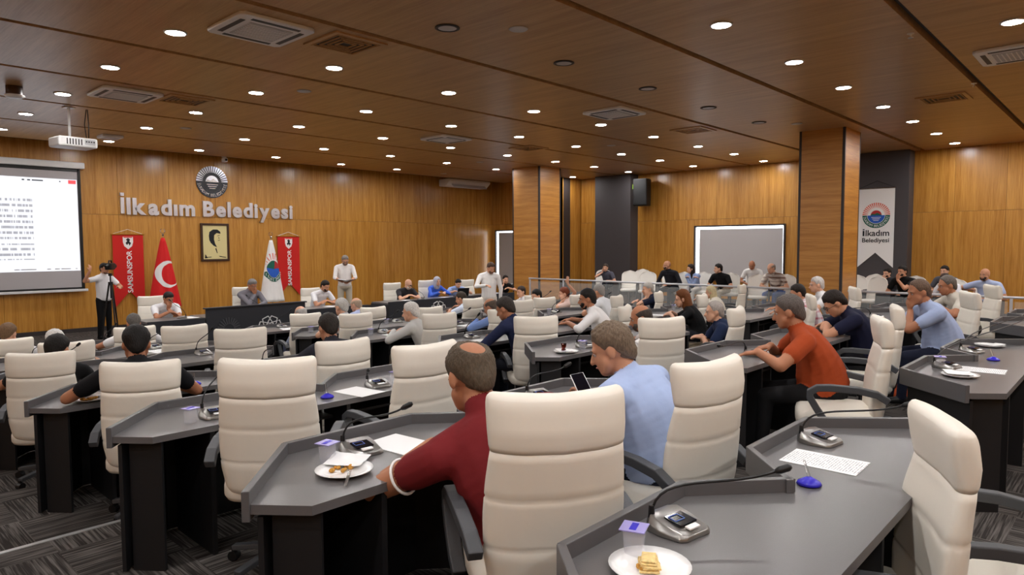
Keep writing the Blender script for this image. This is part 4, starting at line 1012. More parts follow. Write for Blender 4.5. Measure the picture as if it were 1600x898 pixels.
        if sleeve == 'short': q = S+(E_-S)*sfrac; B.cap(S, q, .064*ks*aw, .060*ks*aw, 1); info['cuff%d' % i] = (q, unit(E_-S), .060*ks*aw)
        elif sleeve == 'long': B.cap(E_, E_+(T-E_)*.9, .046*ks*aw, .036*ks*aw, 1); B.cap(S, E_, .060*ks*aw, .048*ks*aw, 1)
        elif sleeve == 'rolled': q = E_+(T-E_)*.15; B.cap(S, E_, .060*ks*aw, .050*ks*aw, 1); B.cap(E_, q, .05*ks*aw, .046*ks*aw, 1)
        d = hdr if hdr is not None else (T-E_)
        hand(B, T, d, pn if abs(unit(d) @ unit(np.array(pn, float))) < .95 else f, sd, 0, curl, ks*(.9 if female else 1))
        info['hand%d' % i] = (T, unit(d)); info['elbow%d' % i] = E_
    # legs
    for sd in (-1, 1):
        Hj = P+l*sd*.092*ks
        if pose == 'sit':
            K = V3(P[0], P[1], fz)+f*.43*ks+l*sd*.13+z*.50; An = K+f*.03-z*.41
            B.cap(Hj, K, .090*ks, .062*ks, 2); B.cap(K, An, .060*ks, .044*ks, 2)
        else:
            K = Hj-z*(P[2]-fz)*.48+l*sd*.02+f*.015; An = V3(Hj[0], Hj[1], fz+.08)+l*sd*.035-f*.01
            B.cap(Hj, K, .092*ks, .064*ks, 2); B.cap(K, An, .066*ks, .046*ks, 2)
        B.cap(An-z*.035-f*.03, An-z*.045+f*.15, .040*ks, .032*ks, 3)
    me = B.mesh(org).mesh('person', 'skin_'+skin)
    ob = bpy.data.objects.new('person', me); COL.objects.link(ob); ob.location = org
    md = ob.modifiers.new('r', 'REMESH'); md.mode = 'VOXEL'; md.voxel_size = .0075 if fine else .0115
    m2 = ob.modifiers.new('s', 'SMOOTH'); m2.factor = .5; m2.iterations = 14 if fine else 4
    tag(ob, label, 'person'); PEOPLE.append((ob, B, mats, org))
    O = np.array(org)
    def child(name, mb, m, smooth=True):
        o = mb.build(name, m, ob, smooth); return o
    hp3 = lambda p: (np.asarray(p)*ks) @ HM.T + Hc - O
    if hair and hair[0] not in ('bald',) and hijab is None:
        P_, F_ = hair_shape(hair[0], fine, thick); mb = MB(); mb.add(hp3(P_), F_); child('hair', mb, hair_mat(hair[1]))
        if hair[0] == 'bun': mb = MB(); mb.ball(hp3((0, -.125, .02)), .045*ks, 12, 8); child('hair_bun', mb, hair_mat(hair[1]))
    if hijab is not None:
        U, F_ = ico(4); U = U.copy(); x, y, zz = U.T
        face = sstep((.62-np.sqrt((x/.95)**2+((zz+.18)/1.2)**2))/.12)*(y > 0)
        P_ = U*np.array((.095, .115, .112))+np.array((0, -.012, .020)); P_ -= (U*.05)*face[:, None]
        dn = sstep((-.25-zz)/.7); P_[:, 2] -= dn*.13; P_[:, 0] *= 1+dn*.55; P_[:, 1] *= 1+dn*.25
        mb = MB(); mb.add(hp3(P_), F_); child('headscarf', mb, cloth_mat(hijab))
    if cap is not None:
        U, F_ = ico(4); P_ = U*np.array((.088, .106, .102))+np.array((0, -.012, .028)); k = U[:, 2] < .12; P_[k, :] = (U*np.array((.07, .09, .08))+np.array((0, -.01, .03)))[k]
        mb = MB(); mb.add(hp3(P_), F_); mb.add(hp3([(-.06, .07, .045), (.06, .07, .045), (.045, .165, .03), (-.045, .165, .03), (-.06, .07, .055), (.06, .07, .055), (.045, .165, .037), (-.045, .165, .037)]), [(3, 2, 1, 0), (4, 5, 6, 7), (0, 1, 5, 4), (1, 2, 6, 5), (2, 3, 7, 6), (3, 0, 4, 7)]); child('cap', mb, cloth_mat(cap))
    eb = MB(); ir = MB(); br = MB()
    for sd in (-1, 1):
        eb.ball(hp3((sd*.029, .0745, .001)), .0110*ks, 8, 6); ir.ball(hp3((sd*.029, .0810, .001)), .0060*ks, 6, 5)
        br.tube([hp3((sd*.014, .089, .019)), hp3((sd*.032, .090, .024)), hp3((sd*.048, .080, .019))], [.003, .0045, .0025], 6)
    e = child('eyes', eb, 'eye_white'); o = ir.build('irises', 'iris', e, True); child('eyebrows', br, hair_mat(hair[1] if hair else (60, 50, 45)))
    mb = MB(); mb.tube([hp3((-.022, .087, -.066)), hp3((0, .0945, -.064)), hp3((.022, .087, -.066))], [.002, .0055, .002], 6); child('lips', mb, 'lip')
    if beard:
        U, F_ = ico(4); x, y, zz = U.T; P_ = U*np.array((.0625, .0650, .083))+np.array((0, .030, -.037))
        k = sstep((.12-zz)/.2)*sstep((y+.35)/.3)*(1-sstep((zz+.30)/.1)*(np.abs(x) < .55)*(y > .3)); P_ += U*(.006*k-.014*(1-k))[:, None]
        mb = MB(); mb.add(hp3(P_), F_); child('beard', mb, hair_mat(beard))
    if glasses:
        mb = MB()
        for sd in (-1, 1):
            ring_ = [hp3((sd*.032+.024*math.cos(t), .099, .0+.017*math.sin(t))) for t in np.linspace(0, 2*PI, 15)]; mb.tube(ring_, .0022, 6); mb.tube([hp3((sd*.056, .097, .004)), hp3((sd*.08, .05, .006)), hp3((sd*.086, -.01, .0))], .002, 6)
        mb.tube([hp3((-.009, .101, .003)), hp3((.009, .101, .003))], .002, 6); child('glasses', mb, 'black_plastic', True)
    info.update(ob=ob, head=Hc, HM=HM, org=O, P=P, f=f, l=l, ks=ks, neck=Nk, fz=fz)
    return info
def finish_people():
    dg = bpy.context.evaluated_depsgraph_get()
    for ob, B, mats, org in PEOPLE:
        me = bpy.data.meshes.new_from_object(ob.evaluated_get(dg)); me.name = 'person'
        n = len(me.polygons); c = np.empty(n*3); me.polygons.foreach_get('center', c)
        idx = B.nearest(c.reshape(-1, 3), org)
        me.materials.clear()
        for m in mats: me.materials.append(MATS[m])
        me.polygons.foreach_set('material_index', idx.astype(np.int32)); me.polygons.foreach_set('use_smooth', [True]*n); me.update()
        ob.modifiers.clear(); old = ob.data; ob.data = me; bpy.data.meshes.remove(old)

# ------------------------------------------------------------------ conference chairs
CH = [
 (873, 614, 1.40, 57, 'nearest white high-back chair, behind the man in the maroon polo'),
 (1112, 564, 1.42, 80, 'white high-back chair right behind the man in the pale blue shirt at centre'),
 (416, 562, 3.20, 50, 'empty white high-back chair at the third row desk, behind two water cups'),
 (668, 538, 3.20, 86, 'empty white high-back chair directly in front of the balding maroon-shirted man'),
 (218, 566, 4.75, 58, 'white high-back chair of the black-haired man in black tee, left side'),
 (538, 532, 4.75, 84, 'white high-back chair behind the dark-haired man at left centre'),
 (62, 552, 6.38, 62, 'white high-back chair at the far left, before the bearded man in black'),
 (376, 514, 6.38, 68, 'empty white chair in front of the star rosette, left of centre'),
 (104, 535, 7.80, 75, 'white chair behind the white-haired head at far left'),
 (289, 509, 7.80, 80, 'empty white chair just left of the presiding desk emblem'),
 (12, 531, 9.40, 75, 'white chair cut by the left picture edge, upper of the left group'),
 (211, 511, 9.40, 80, 'white chair behind the gray-haired man below the cameraman'),
 (478, 490, 9.40, 75, 'white chair of the man with slate blue trousers, right of the rosette'),
 (557, 490, 7.80, 80, 'empty white chair in the middle, below the two gray-haired heads'),
 (584, 480, 9.40, 85, 'white chair behind the bald head at left centre'),
 (688, 490, 6.38, 78, 'white chair right of the white-haired man in gray sweater'),
 (672, 480, 7.85, 85, 'white chair partly hidden above the white-haired man in gray sweater'),
 (740, 466, 9.35, 85, 'white chair next to the standing man in white'),
 (838, 495, 4.70, 52, 'empty-looking white chair at picture centre behind the man in navy'),
 (818, 479, 7.15, 90, 'low white chair top right of the man in navy'),
 (852, 466, 7.90, 75, 'white chair left of the red-haired person raising a hand'),
 (1036, 497, 3.18, 62, 'white chair behind the bald man in checked white shirt'),
 (1152, 481, 3.10, 100, 'white side-turned chair behind the gray-haired man in dark blue polo'),
 (965, 462, 6.30, 105, 'white side-turned chair behind the bearded man in white shirt'),
 (978, 478, 4.75, 110, 'white chair edge between the bearded man and the bald man'),
 (1030, 456, 6.35, 110, 'narrow white side-turned chair behind the gray man with hand on chin'),
 (1098, 460, 4.80, 105, 'white side-turned chair behind the long-haired woman in black'),
 (1160, 452, 6.30, 100, 'white chair farther back below the glass railing, right of the blonde head'),
 (1380, 498, 1.30, 112, 'large white side-turned chair behind the man in the orange shirt'),
 (1402, 479, 1.55, 105, 'white chair top between the navy-shirted man and the man in light blue'),
 (1268, 461, 3.15, 115, 'white side-turned chair beside the plaid-shirted man'),
 (1337, 449, 3.02, 118, 'white side-turned chair right of the white-haired man by the pillar'),
 (1518, 457, 1.40, 118, 'white side-turned chair behind the man in light blue shirt'),
 (1553, 446, 1.52, 118, 'second white side-turned chair at right, behind the beige-shirted man'),
 (1478, 652, .46, 118, 'nearest white chair at bottom right, seen from the side'),
 (1700, 690, .12, 112, 'white chair cut off by the right picture edge at the bottom'),
 (1640, 560, .55, 118, 'white chair mostly outside the right edge, only its seat and arm in view'),
 (784, 484, 6.40, 90, 'white chair hidden behind the partly bald man in mid blue'),
 (902, 471, 7.90, 100, 'white chair hidden behind the red-haired person raising a hand'),
 (830, 468, 9.30, 105, 'white chair behind the man in white near the slim pillar'),
 (235, 463, 14.42, -95, 'white chair of the man in white shirt beside the red flag'),
 (379, 437, 14.42, -95, 'tall white chair of the man in gray suit under the portrait'),
 (484, 450, 14.42, -95, 'white chair of the bearded man in white tee on the platform'),
 (612, 442, 14.36, -105, 'white chair left of the man in black shirt on the front right panel'),
 (665, 438, 14.36, -100, 'white chair behind the woman in grey headscarf'),
 (729, 437, 14.36, -100, 'white chair behind the person with the laptop at the front right'),
]
for c in CH: chair_at(*c)
# ------------------------------------------------------------------ spectators' chairs
HC = [
 (944, 421, 17.6, 205, 'white chair of the gray-shirted boy, leftmost behind the railing'), (985, 422, 17.2, 205, 'empty white spectator chair right of the gray-shirted boy'), (1013, 424, 17.0, 205, 'empty white spectator chair left of the bald man in black'), (1005, 418, 18.5, 200, 'white spectator chair in the back row above two empty ones'),
 (1048, 420, 18.5, 200, 'back row spectator chair half hidden by the bald man in black'), (1070, 421, 17.2, 200, 'spectator chair behind the woman in light blue blouse'), (1100, 422, 17.6, 200, 'spectator chair between the blue blouse and the black tee'), (1142, 424, 17.4, 200, 'spectator chair right of the man in black tee'), (1185, 431, 16.9, 200, 'empty front spectator chair below the two bald heads'), (1180, 423, 18.6, 200, 'back row spectator chair under the bald man before the blind'), (1229, 427, 17.4, 195, 'spectator chair left of the wide pillar'),
 (1375, 432, 17.4, 160, 'wide white spectator chair turned away below the white banner'), (1370, 427, 18.8, 170, 'back row spectator chair under the white banner'), (1432, 432, 18.3, 175, 'spectator chair right of the bearded man in black'), (1494, 436, 17.3, 175, 'spectator chair between the white-shirted man and the bald man in blue'), (1480, 434, 18.6, 175, 'back row spectator chair behind the man in white tee'), (1546, 437, 17.2, 178, 'spectator chair of the bald bearded man in light blue'), (1340, 434, 18.0, 180, 'spectator chair edge just right of the wide pillar'),
]
for c in HC: hall_at(*c)

# ------------------------------------------------------------------ the people
D = lambda k: floor_z(5, ROWS[k][1]-.3)+.75       # desk height of a row
e = G(622, 742, z=D(2)+.06)
red = person('balding man in maroon polo with white sleeve piping, seen from behind', (735, 534), Y=1.95, yaw=64, hyaw=10, hpitch=26, shirt=(112, 30, 34), pants=(24, 24, 28), hair=('crown', (84, 72, 58)), skin='tan', arms=(((e.x+.30, e.y+.16, D(2)+.075), (.7, .5, -.1), .5, (-.9, .2, -.5)), 'desk'), fine=True, s=1.15, bw=1.12, sfrac=.36, belly=.03, maxlean=24, thick=.010, side=.15)
blue = person('gray-brown-haired man in pale blue shirt looking at a phone', (955, 505), Y=1.86, yaw=98, hyaw=20, hpitch=20, shirt=(170, 188, 226), pants=(24, 28, 44), hair=('short', (112, 96, 80)), skin='mid', arms=('phone', 'deskin'), fine=True, s=1.08, bw=1.28, belly=.04, maxlean=26, thick=.014)
person('short-haired man in rust orange polo leaning on his desk', (1232, 460), Y=1.98, yaw=114, hyaw=-6, hpitch=12, shirt=(162, 68, 32), pants=(20, 20, 22), hair=('buzz', (92, 84, 80)), skin='tan', arms=('deskwide', 'desk'), fine=True, s=1.06, bw=1.15, belly=.04, maxlean=27, thick=.008)
person('man with glasses in navy polo reading, behind the orange shirt', (1304, 454), Y=1.98, yaw=118, hyaw=6, hpitch=38, shirt=(26, 28, 52), pants=(22, 22, 28), hair=('short', (36, 28, 24)), skin='mid', glasses=True, s=1.04, bw=1.12, belly=.02, maxlean=26, thick=.013, arms=('deskin', 'deskin'))
person('man in light blue shirt resting his mouth on his fist', (1436, 436), Y=1.76, yaw=122, hyaw=8, hpitch=14, shirt=(168, 184, 220), pants=(26, 30, 48), hair=('receding', (104, 84, 70)), skin='tan', arms=('chin', 'desk'), s=1.06, bw=1.15, belly=.05, maxlean=26, thick=.006)
person('bald-fronted man in beige shirt behind the light blue shirt', (1480, 430), Y=1.86, yaw=122, hyaw=4, hpitch=12, shirt=(206, 200, 188), pants=(60, 56, 50), hair=('receding', (108, 100, 94)), skin='tan', s=1.05, belly=.03, maxlean=26, thick=.006)
person('bald man with a dark hair fringe in checked white shirt', (1001, 476), Y=3.72, yaw=118, hyaw=12, hpitch=14, shirt=(222, 220, 218), shirt_mat=check_mat('check_white', (228, 226, 224), (150, 150, 158), 9, .12), pants=(40, 42, 50), hair=('ring', (66, 58, 52)), skin='tan', beard=(80, 70, 62), s=1.04, thick=.008)
person('gray-haired stocky man in dark blue polo, sitting sideways at centre right', (1116, 470), Y=3.42, yaw=122, hyaw=8, hpitch=4, shirt=(28, 40, 70), pants=(110, 100, 84), hair=('receding', (168, 160, 154)), skin='light', arms=('lap', 'lap'), belly=.05, s=1.03, thick=.006)
person('dark-haired man in plaid shirt left of the wide pillar', (1246, 444), Y=3.45, yaw=120, hyaw=4, hpitch=14, shirt=(216, 200, 204), shirt_mat=check_mat('check_red', (226, 220, 224), (180, 96, 110), 11, .3), pants=(50, 60, 90), hair=('short', (40, 32, 28)), skin='mid', arms=('deskwide', 'deskwide'), s=1., thick=.012)
person('white-haired man in white shirt in front of the wide pillar', (1276, 432), Y=3.70, seat=False, yaw=118, hyaw=10, hpitch=6, shirt=(230, 230, 232), pants=(40, 40, 46), hair=('short', (206, 202, 198)), skin='light', s=1.02, thick=.008)
# left part of the hall
person('black-haired man in black tee with his elbow on the desk, left side', (212, 509), Y=5.10, yaw=78, hyaw=-4, hpitch=14, shirt=(20, 20, 24), pants=(24, 24, 28), hair=('short', (20, 17, 16)), skin='tan', arms=('deskwide', 'desk'), s=1.06, belly=.02, thick=.014)
person('dark-haired bearded man in black holding his chin, far left', (89, 523), Y=6.75, yaw=72, hyaw=-22, hpitch=12, shirt=(18, 18, 20), pants=(24, 24, 28), hair=('short', (24, 20, 18)), skin='mid', arms=('desk', 'cheek'), beard=(28, 22, 20), s=1.04, thick=.014)
person('dark-haired man whose head shows above a chair, left centre', (513, 490), Y=5.12, yaw=85, hyaw=-8, hpitch=16, shirt=(40, 40, 48), pants=(24, 24, 28), hair=('short', (42, 36, 32)), skin='mid', s=1.02, thick=.013)
person('white-haired man in gray sweater at centre', (641, 472), Y=6.95, yaw=112, hyaw=10, hpitch=8, shirt=(196, 196, 194), pants=(140, 130, 116), sleeve='long', hair=('short', (214, 210, 206)), skin='light', arms=('desk', 'desk'), s=1.03, thick=.012)
person('man in navy shirt bowing over his desk at centre', (789, 464), Y=5.18, yaw=95, hyaw=14, hpitch=22, shirt=(30, 36, 66), pants=(26, 28, 38), sleeve='long', hair=('short', (52, 46, 42)), skin='tan', s=1.06, belly=.02, thick=.009)
person('partly bald man in mid blue shirt left of the navy shirt', (766, 466), Y=6.85, yaw=100, hyaw=8, hpitch=22, shirt=(118, 144, 200), pants=(30, 32, 40), sleeve='long', hair=('ring', (88, 76, 66)), skin='tan', s=1.04, thick=.010)
person('white-haired person seated at the far left behind the bearded man', (85, 515), Y=8.30, yaw=85, hpitch=14, shirt=(120, 120, 124), hair=('short', (206, 204, 200)), skin='light', thick=.013)
person('brown-haired person in white at the left picture edge', (12, 505), Y=9.75, yaw=80, hyaw=-25, hpitch=14, shirt=(236, 234, 236), hair=('short', (110, 84, 60)), skin='light', thick=.013)
person('gray-haired man in white below the cameraman', (208, 490), Y=9.78, yaw=85, hpitch=12, shirt=(232, 232, 234), hair=('short', (92, 88, 84)), skin='tan', thick=.011, arms=('deskwide', 'desk'))
person('bald gray man with slate blue trousers beside the rosette', (469, 478), Y=9.85, yaw=115, hyaw=0, hpitch=14, shirt=(120, 126, 144), pants=(92, 98, 124), sleeve='long', hair=('ring', (178, 174, 170)), skin='light', thick=.008, arms=('lap', 'lap'))
person('gray-haired man left of the bald man in light blue, left centre', (533, 466), Y=8.15, yaw=95, hyaw=6, hpitch=10, shirt=(190, 194, 200), hair=('short', (190, 188, 184)), skin='light', thick=.012)
person('bald man in light blue in the front row, left centre', (556, 465), Y=10.0, yaw=95, hyaw=14, hpitch=12, shirt=(170, 180, 214), hair=('ring', (170, 150, 130)), skin='light', thick=.006)
person('dark-haired man in very pale blue shirt below the laptop', (720, 456), Y=9.95, yaw=110, hyaw=10, hpitch=14, shirt=(206, 216, 236), hair=('short', (58, 48, 40)), skin='mid', s=1.05, arms=('desk', 'hold'))
person('bearded man in white shirt with black hair, right of centre', (917, 451), Y=5.15, yaw=122, hyaw=12, hpitch=8, shirt=(232, 230, 230), pants=(30, 32, 40), hair=('short', (28, 24, 22)), skin='tan', beard=(30, 25, 22), sleeve='rolled', s=1.08, belly=.04, thick=.012, arms=('deskwide', 'deskwide'))
person('gray-cropped man in white shirt behind the bearded man', (935, 444), Y=6.75, yaw=100, hpitch=8, shirt=(228, 230, 234), hair=('buzz', (150, 146, 142)), skin='mid', s=1.06, thick=.008)
person('gray-haired man in navy holding his chin, below the railing', (1012, 441), Y=6.85, yaw=128, hyaw=15, hpitch=6, shirt=(28, 34, 58), hair=('short', (190, 186, 180)), skin='light', arms=('cheek', 'desk'), s=1.05, thick=.010)
person('woman with long brown hair in black, right of centre', (1066, 453), Y=4.92, yaw=118, hyaw=5, hpitch=12, shirt=(18, 18, 20), hair=('long', (112, 66, 34)), skin='light', female=True, s=1.03, thick=.018, sleeve='rolled', arms=('desk', 'desk'), seat=False)
person('blonde-haired person mostly hidden behind a white chair', (1110, 447), Y=6.35, yaw=115, hpitch=8, shirt=(220, 214, 200), hair=('long', (206, 190, 150)), skin='light', female=True, thick=.016)
person('red-haired person in pale pink raising a hand', (881, 449), Y=8.3, yaw=125, hyaw=12, hpitch=8, shirt=(226, 198, 190), hair=('short', (120, 60, 36)), skin='light', arms=('cheek', (tuple(np.array(G(887, 443, Y=8.35))), (-.1, -.1, 1), .1, tuple(RT-np.array((0, 0, .3))), (-.5, -.8, 0))), thick=.016, s=1.02, female=True)
person('man in white facing the room, left of the slim pillar base', (814, 447), Y=9.4, yaw=150, hyaw=20, hpitch=6, shirt=(236, 234, 236), hair=('short', (58, 46, 40)), skin='light', s=1.0)
person('black-haired man in black beside the white chair near centre', (838, 452), Y=8.4, yaw=150, hyaw=15, hpitch=12, shirt=(22, 22, 26), hair=('short', (24, 20, 18)), skin='light')
# standing
cm = person('cameraman in white tee and black trousers standing by the screen', (163, 411), Y=17.3, yaw=-62, hyaw=-6, hpitch=2, pose='stand', shirt=(234, 234, 238), pants=(16, 16, 18), hair=('short', (28, 24, 22)), skin='mid', s=1.02, floor=0., glasses=True,
            arms=('hold', (tuple(np.array(G(140, 424, Y=17.0))), (0.2, 0, 1), 1., (-1, -.3, -.4))), belly=.02)
rd_ = person('standing man in white shirt and beige trousers reading a dark folder', (539, 399), Y=14.9, yaw=-118, hyaw=5, hpitch=26, pose='stand', shirt=(228, 224, 222), pants=(196, 186, 168), sleeve='rolled', hair=('short', (128, 120, 114)), skin='mid', s=1.02, floor=0., glasses=True, arms=('hold', 'hold'), beard=(110, 100, 94))
person('standing man in loose white shirt looking down at centre', (767, 410), Y=10.9, yaw=-130, hyaw=25, hpitch=22, pose='stand', shirt=(234, 232, 230), pants=(214, 208, 200), sleeve='long', hair=('short', (74, 56, 44)), skin='mid', s=1.03, floor=0., arms=('side', 'hold'), beard=(120, 90, 74))
# platform
person('dark-haired man in white shirt with hand on chin beside the red flag', (263, 456), Y=13.85, yaw=-88, hyaw=6, hpitch=24, shirt=(232, 232, 236), hair=('short', (34, 30, 28)), skin='tan', arms=('chin', 'deskin'), belly=.02, s=1.05, floor=0.)
person('gray-haired man in gray suit jacket at the presiding desk', (394, 436), Y=13.85, yaw=-92, hyaw=12, hpitch=24, shirt=(120, 118, 126), hair=('short', (128, 124, 122)), skin='tan', sleeve='long', arms=('deskin', 'chin'), s=1.05, floor=0.)
person('bearded dark-haired man in white tee on the platform', (508, 438), Y=13.85, yaw=-85, hyaw=10, hpitch=24, shirt=(232, 232, 236), hair=('short', (34, 28, 24)), skin='mid', beard=(36, 28, 24), arms=('deskin', 'deskin'), belly=.03, s=1.06, floor=0.)
person('bald man with glasses in black shirt on the front right panel', (638, 436), Y=13.75, yaw=-100, hyaw=8, hpitch=22, shirt=(52, 50, 54), hair=('bald', (60, 52, 46)), skin='light', beard=(200, 194, 188), glasses=True, arms=('deskin', 'deskin'), s=1.05, floor=0.)
person('woman in grey headscarf and bright blue top on the front right panel', (683, 432), Y=13.98, seat=False, yaw=-100, hyaw=0, hpitch=10, shirt=(72, 108, 214), hair=('short', (60, 50, 44)), hijab=(176, 176, 190), skin='light', female=True, sleeve='long', arms=('desk', 'deskin'), floor=0.)
person('dark-haired person in light blue shirt behind a laptop at the front', (716, 436), Y=13.98, seat=False, yaw=-105, hpitch=26, shirt=(150, 172, 222), hair=('short', (22, 19, 18)), skin='light', arms=('desk', 'desk'), s=.98, floor=0.)
person('dark-haired woman in black beside the far window blind', (790, 430), Y=13.9, yaw=-115, hpitch=6, shirt=(24, 22, 24), hair=('bun', (30, 22, 20)), skin='light', female=True, arms=('deskin', 'cheek'), floor=0.)
# spectators
person('boy in gray shirt seated leftmost behind the railing', (946, 412), X=16.95, yaw=-170, hyaw=10, hpitch=6, shirt=(84, 84, 96), hair=('short', (70, 58, 50)), skin='light', arms=('lap', 'cheek'), s=.95)
person('bald bearded man in black shirt behind the railing', (1042, 407), X=16.75, yaw=-178, hyaw=-38, hpitch=4, shirt=(34, 34, 40), hair=('bald', (40, 34, 30)), skin='mid', beard=(46, 38, 34), arms=('lap', 'lap'), sleeve='long', s=1.05, belly=.02)
person('woman with long dark hair in light blue blouse behind the railing', (1079, 413), X=16.75, yaw=-178, hyaw=-40, hpitch=4, shirt=(160, 180, 224), pants=(210, 206, 200), hair=('long', (42, 32, 28)), skin='light', female=True, sleeve='long', arms=('cross', 'cross'), thick=.018)
person('dark-haired man in black tee with small chest print behind the railing', (1122, 412), X=16.75, yaw=175, hyaw=-40, hpitch=4, shirt=(18, 18, 20), pants=(180, 170, 150), hair=('short', (28, 24, 22)), skin='light', arms=('lap', 'lap'), s=1.05)
person('bald man looking down in the back row before the blind', (1175, 407), X=18.2, yaw=-170, hpitch=24, shirt=(226, 224, 222), hair=('bald', (60, 50, 46)), skin='tan', arms=('lap', 'lap'))
person('older man in brown plaid shirt left of the wide pillar', (1205, 411), X=16.85, yaw=175, hyaw=-20, hpitch=18, shirt=(200, 190, 180), shirt_mat=check_mat('check_brown', (220, 212, 204), (110, 84, 72), 10, .4), pants=(60, 84, 140), hair=('ring', (150, 138, 128)), skin='light', arms=('lap', 'lap'), s=1.04)
person('bearded man half hidden under the white banner', (1386, 419), X=18.4, yaw=170, hyaw=-10, hpitch=8, shirt=(60, 60, 66), hair=('short', (34, 28, 26)), skin='light', beard=(44, 34, 30), arms=('chin', 'lap'), seat=False)
person('dark-haired man in black with hand at his mouth right of the banner', (1410, 415), X=16.9, yaw=170, hyaw=-14, hpitch=4, shirt=(22, 22, 24), hair=('short', (30, 26, 24)), skin='mid', beard=(44, 36, 32), arms=('chin', 'lap'), s=1.05)
person('black-haired man in the back row at right', (1476, 415), X=18.2, yaw=165, hpitch=4, shirt=(90, 92, 100), hair=('short', (24, 20, 19)), skin='light', arms=('lap', 'lap'))
person('brown-haired man in white tee looking down at right', (1477, 427), X=16.8, yaw=150, hyaw=6, hpitch=28, shirt=(226, 226, 232), hair=('short', (60, 48, 42)), skin='light', arms=('lap', 'lap'))
person('bald bearded man in light blue tee at far right', (1539, 419), X=16.9, yaw=172, hyaw=-14, hpitch=4, shirt=(176, 190, 224), pants=(70, 84, 110), hair=('bald', (60, 50, 46)), skin='mid', beard=(60, 48, 42), arms=('lap', 'side'), s=1.05, belly=.03)

# ------------------------------------------------------------------ held things, tripod, small props
def ring_on(info, key, name, m, r=.003):
    q, d, R = info[key]; u = unit(np.cross(d, V3(0, 0, 1.))); v = np.cross(d, u); O = info['org']
    pts = [q+d*.052+(u*math.cos(t)+v*math.sin(t))*(R*.93) - O for t in np.linspace(0, 2*PI, 25)]
    MB().tube(pts, r, 6).build(name, m, info['ob'], True)
ring_on(red, 'cuff0', 'sleeve_piping', 'white_cloth', .006)
# smartphone in the pale blue man's hand
T, d = blue['hand0']; n_ = V3(-.45, -.35, .80)
ph = empty('smartphone', tuple(T+d*.09+V3(0, 0, .03)), 0, 'black smartphone held by the man in pale blue shirt', 'phone')
ph.rotation_euler = Matrix((Vector(np.cross(unit(V3(.5, .75, .45)), unit(n_))).normalized(), Vector(unit(V3(.5, .75, .45))), Vector(np.cross(np.cross(unit(V3(.5, .75, .45)), unit(n_)), unit(V3(.5, .75, .45)))).normalized())).transposed().to_euler()
MB().box((0, 0, 0), (.076, .155, .008)).build('case', 'white_plastic', ph, bevel=.004); MB().box((0, 0, .0045), (.068, .145, .001)).build('screen', 'lcd', ph)
# folder of the reader
T = (rd_['hand0'][0]+rd_['hand1'][0])/2
fo = empty('document_folder', (T[0]+rd_['f'][0]*.12, T[1]+rd_['f'][1]*.12, T[2]+.05), math.atan2(rd_['f'][1], rd_['f'][0])-PI/2, 'dark folder held open by the standing reader', 'folder')
MB().box((-.11, 0, .0), (.22, .30, .012), M=Matrix.Rotation(.12, 3, 'Y')).build('cover', 'lcd', fo, bevel=.003); MB().box((.11, 0, .0), (.22, .30, .012), M=Matrix.Rotation(-.12, 3, 'Y')).build('cover', 'lcd', fo, bevel=.003); MB().box((.1, 0, .012), (.19, .27, .004), M=Matrix.Rotation(-.12, 3, 'Y')).build('sheet', 'paper', fo)
# video camera and tripod held by the cameraman
c = G(172, 416, Y=16.95); vc = empty('video_camera', tuple(c), math.radians(-35), 'black video camera raised on a folded tripod', 'camera')
MB().box((0, 0, 0), (.14, .26, .15)).build('body', 'black_plastic', vc, bevel=.02); MB().tube([(0, .12, 0), (0, .26, 0)], [.05, .055], 14).build('lens', 'black_plastic', vc, 'auto'); MB().tube([(0, -.12, .03), (-.02, -.22, .0)], .028, 10).build('viewfinder', 'black_plastic', vc); MB().sweep([(0, -.08, .075), (0, -.05, .13), (0, .07, .13), (0, .10, .075)], .03, .02, (1, 0, 0)).build('handle', 'black_plastic', vc)
c2 = G(172, 424, Y=16.95); tr = empty('tripod', (c2.x, c2.y, 0), 0, 'black folded tripod held upright by the cameraman', 'tripod')
MB().tube([(0, 0, .95), (0, 0, c2.z-.06)], .016, 10).build('centre_column', 'black_plastic', tr); MB().lathe([(.04, 0), (.04, .06)], 12, c=(0, 0, c2.z-.1)).build('head', 'black_plastic', tr); MB().lathe([(.05, 0), (.05, .07)], 12, c=(0, 0, 1.25)).build('collar', 'black_plastic', tr); MB().tube([(0, 0, c2.z-.06), (-.16, -.12, c2.z-.02)], .010, 8).build('pan_handle', 'black_plastic', tr)
for k in range(3):
    a_ = 2*PI*k/3+.6; lg = MB().tube([(.03*math.cos(a_), .03*math.sin(a_), 1.28), (.13*math.cos(a_), .13*math.sin(a_), .65), (.2*math.cos(a_), .2*math.sin(a_), .03)], [.02, .018, .013], 8).build('leg', 'black_plastic', tr); MB().ball((.2*math.cos(a_), .2*math.sin(a_), .022), .022, 8, 6).build('rubber_foot', 'black_plastic', lg)
# laptop on the right panel desk
q = G(716, 462, Y=13.35); lp = empty('laptop', (q.x, 13.25, .75), math.radians(165), 'open black laptop before the person in light blue', 'laptop')
MB().box((0, 0, .009), (.34, .24, .018)).build('keyboard_base', 'black_plastic', lp, bevel=.004); MB().box((0, .14, .12), (.34, .012, .23), M=Matrix.Rotation(-.25, 3, 'X')).build('lid', 'black_plastic', lp, bevel=.004)
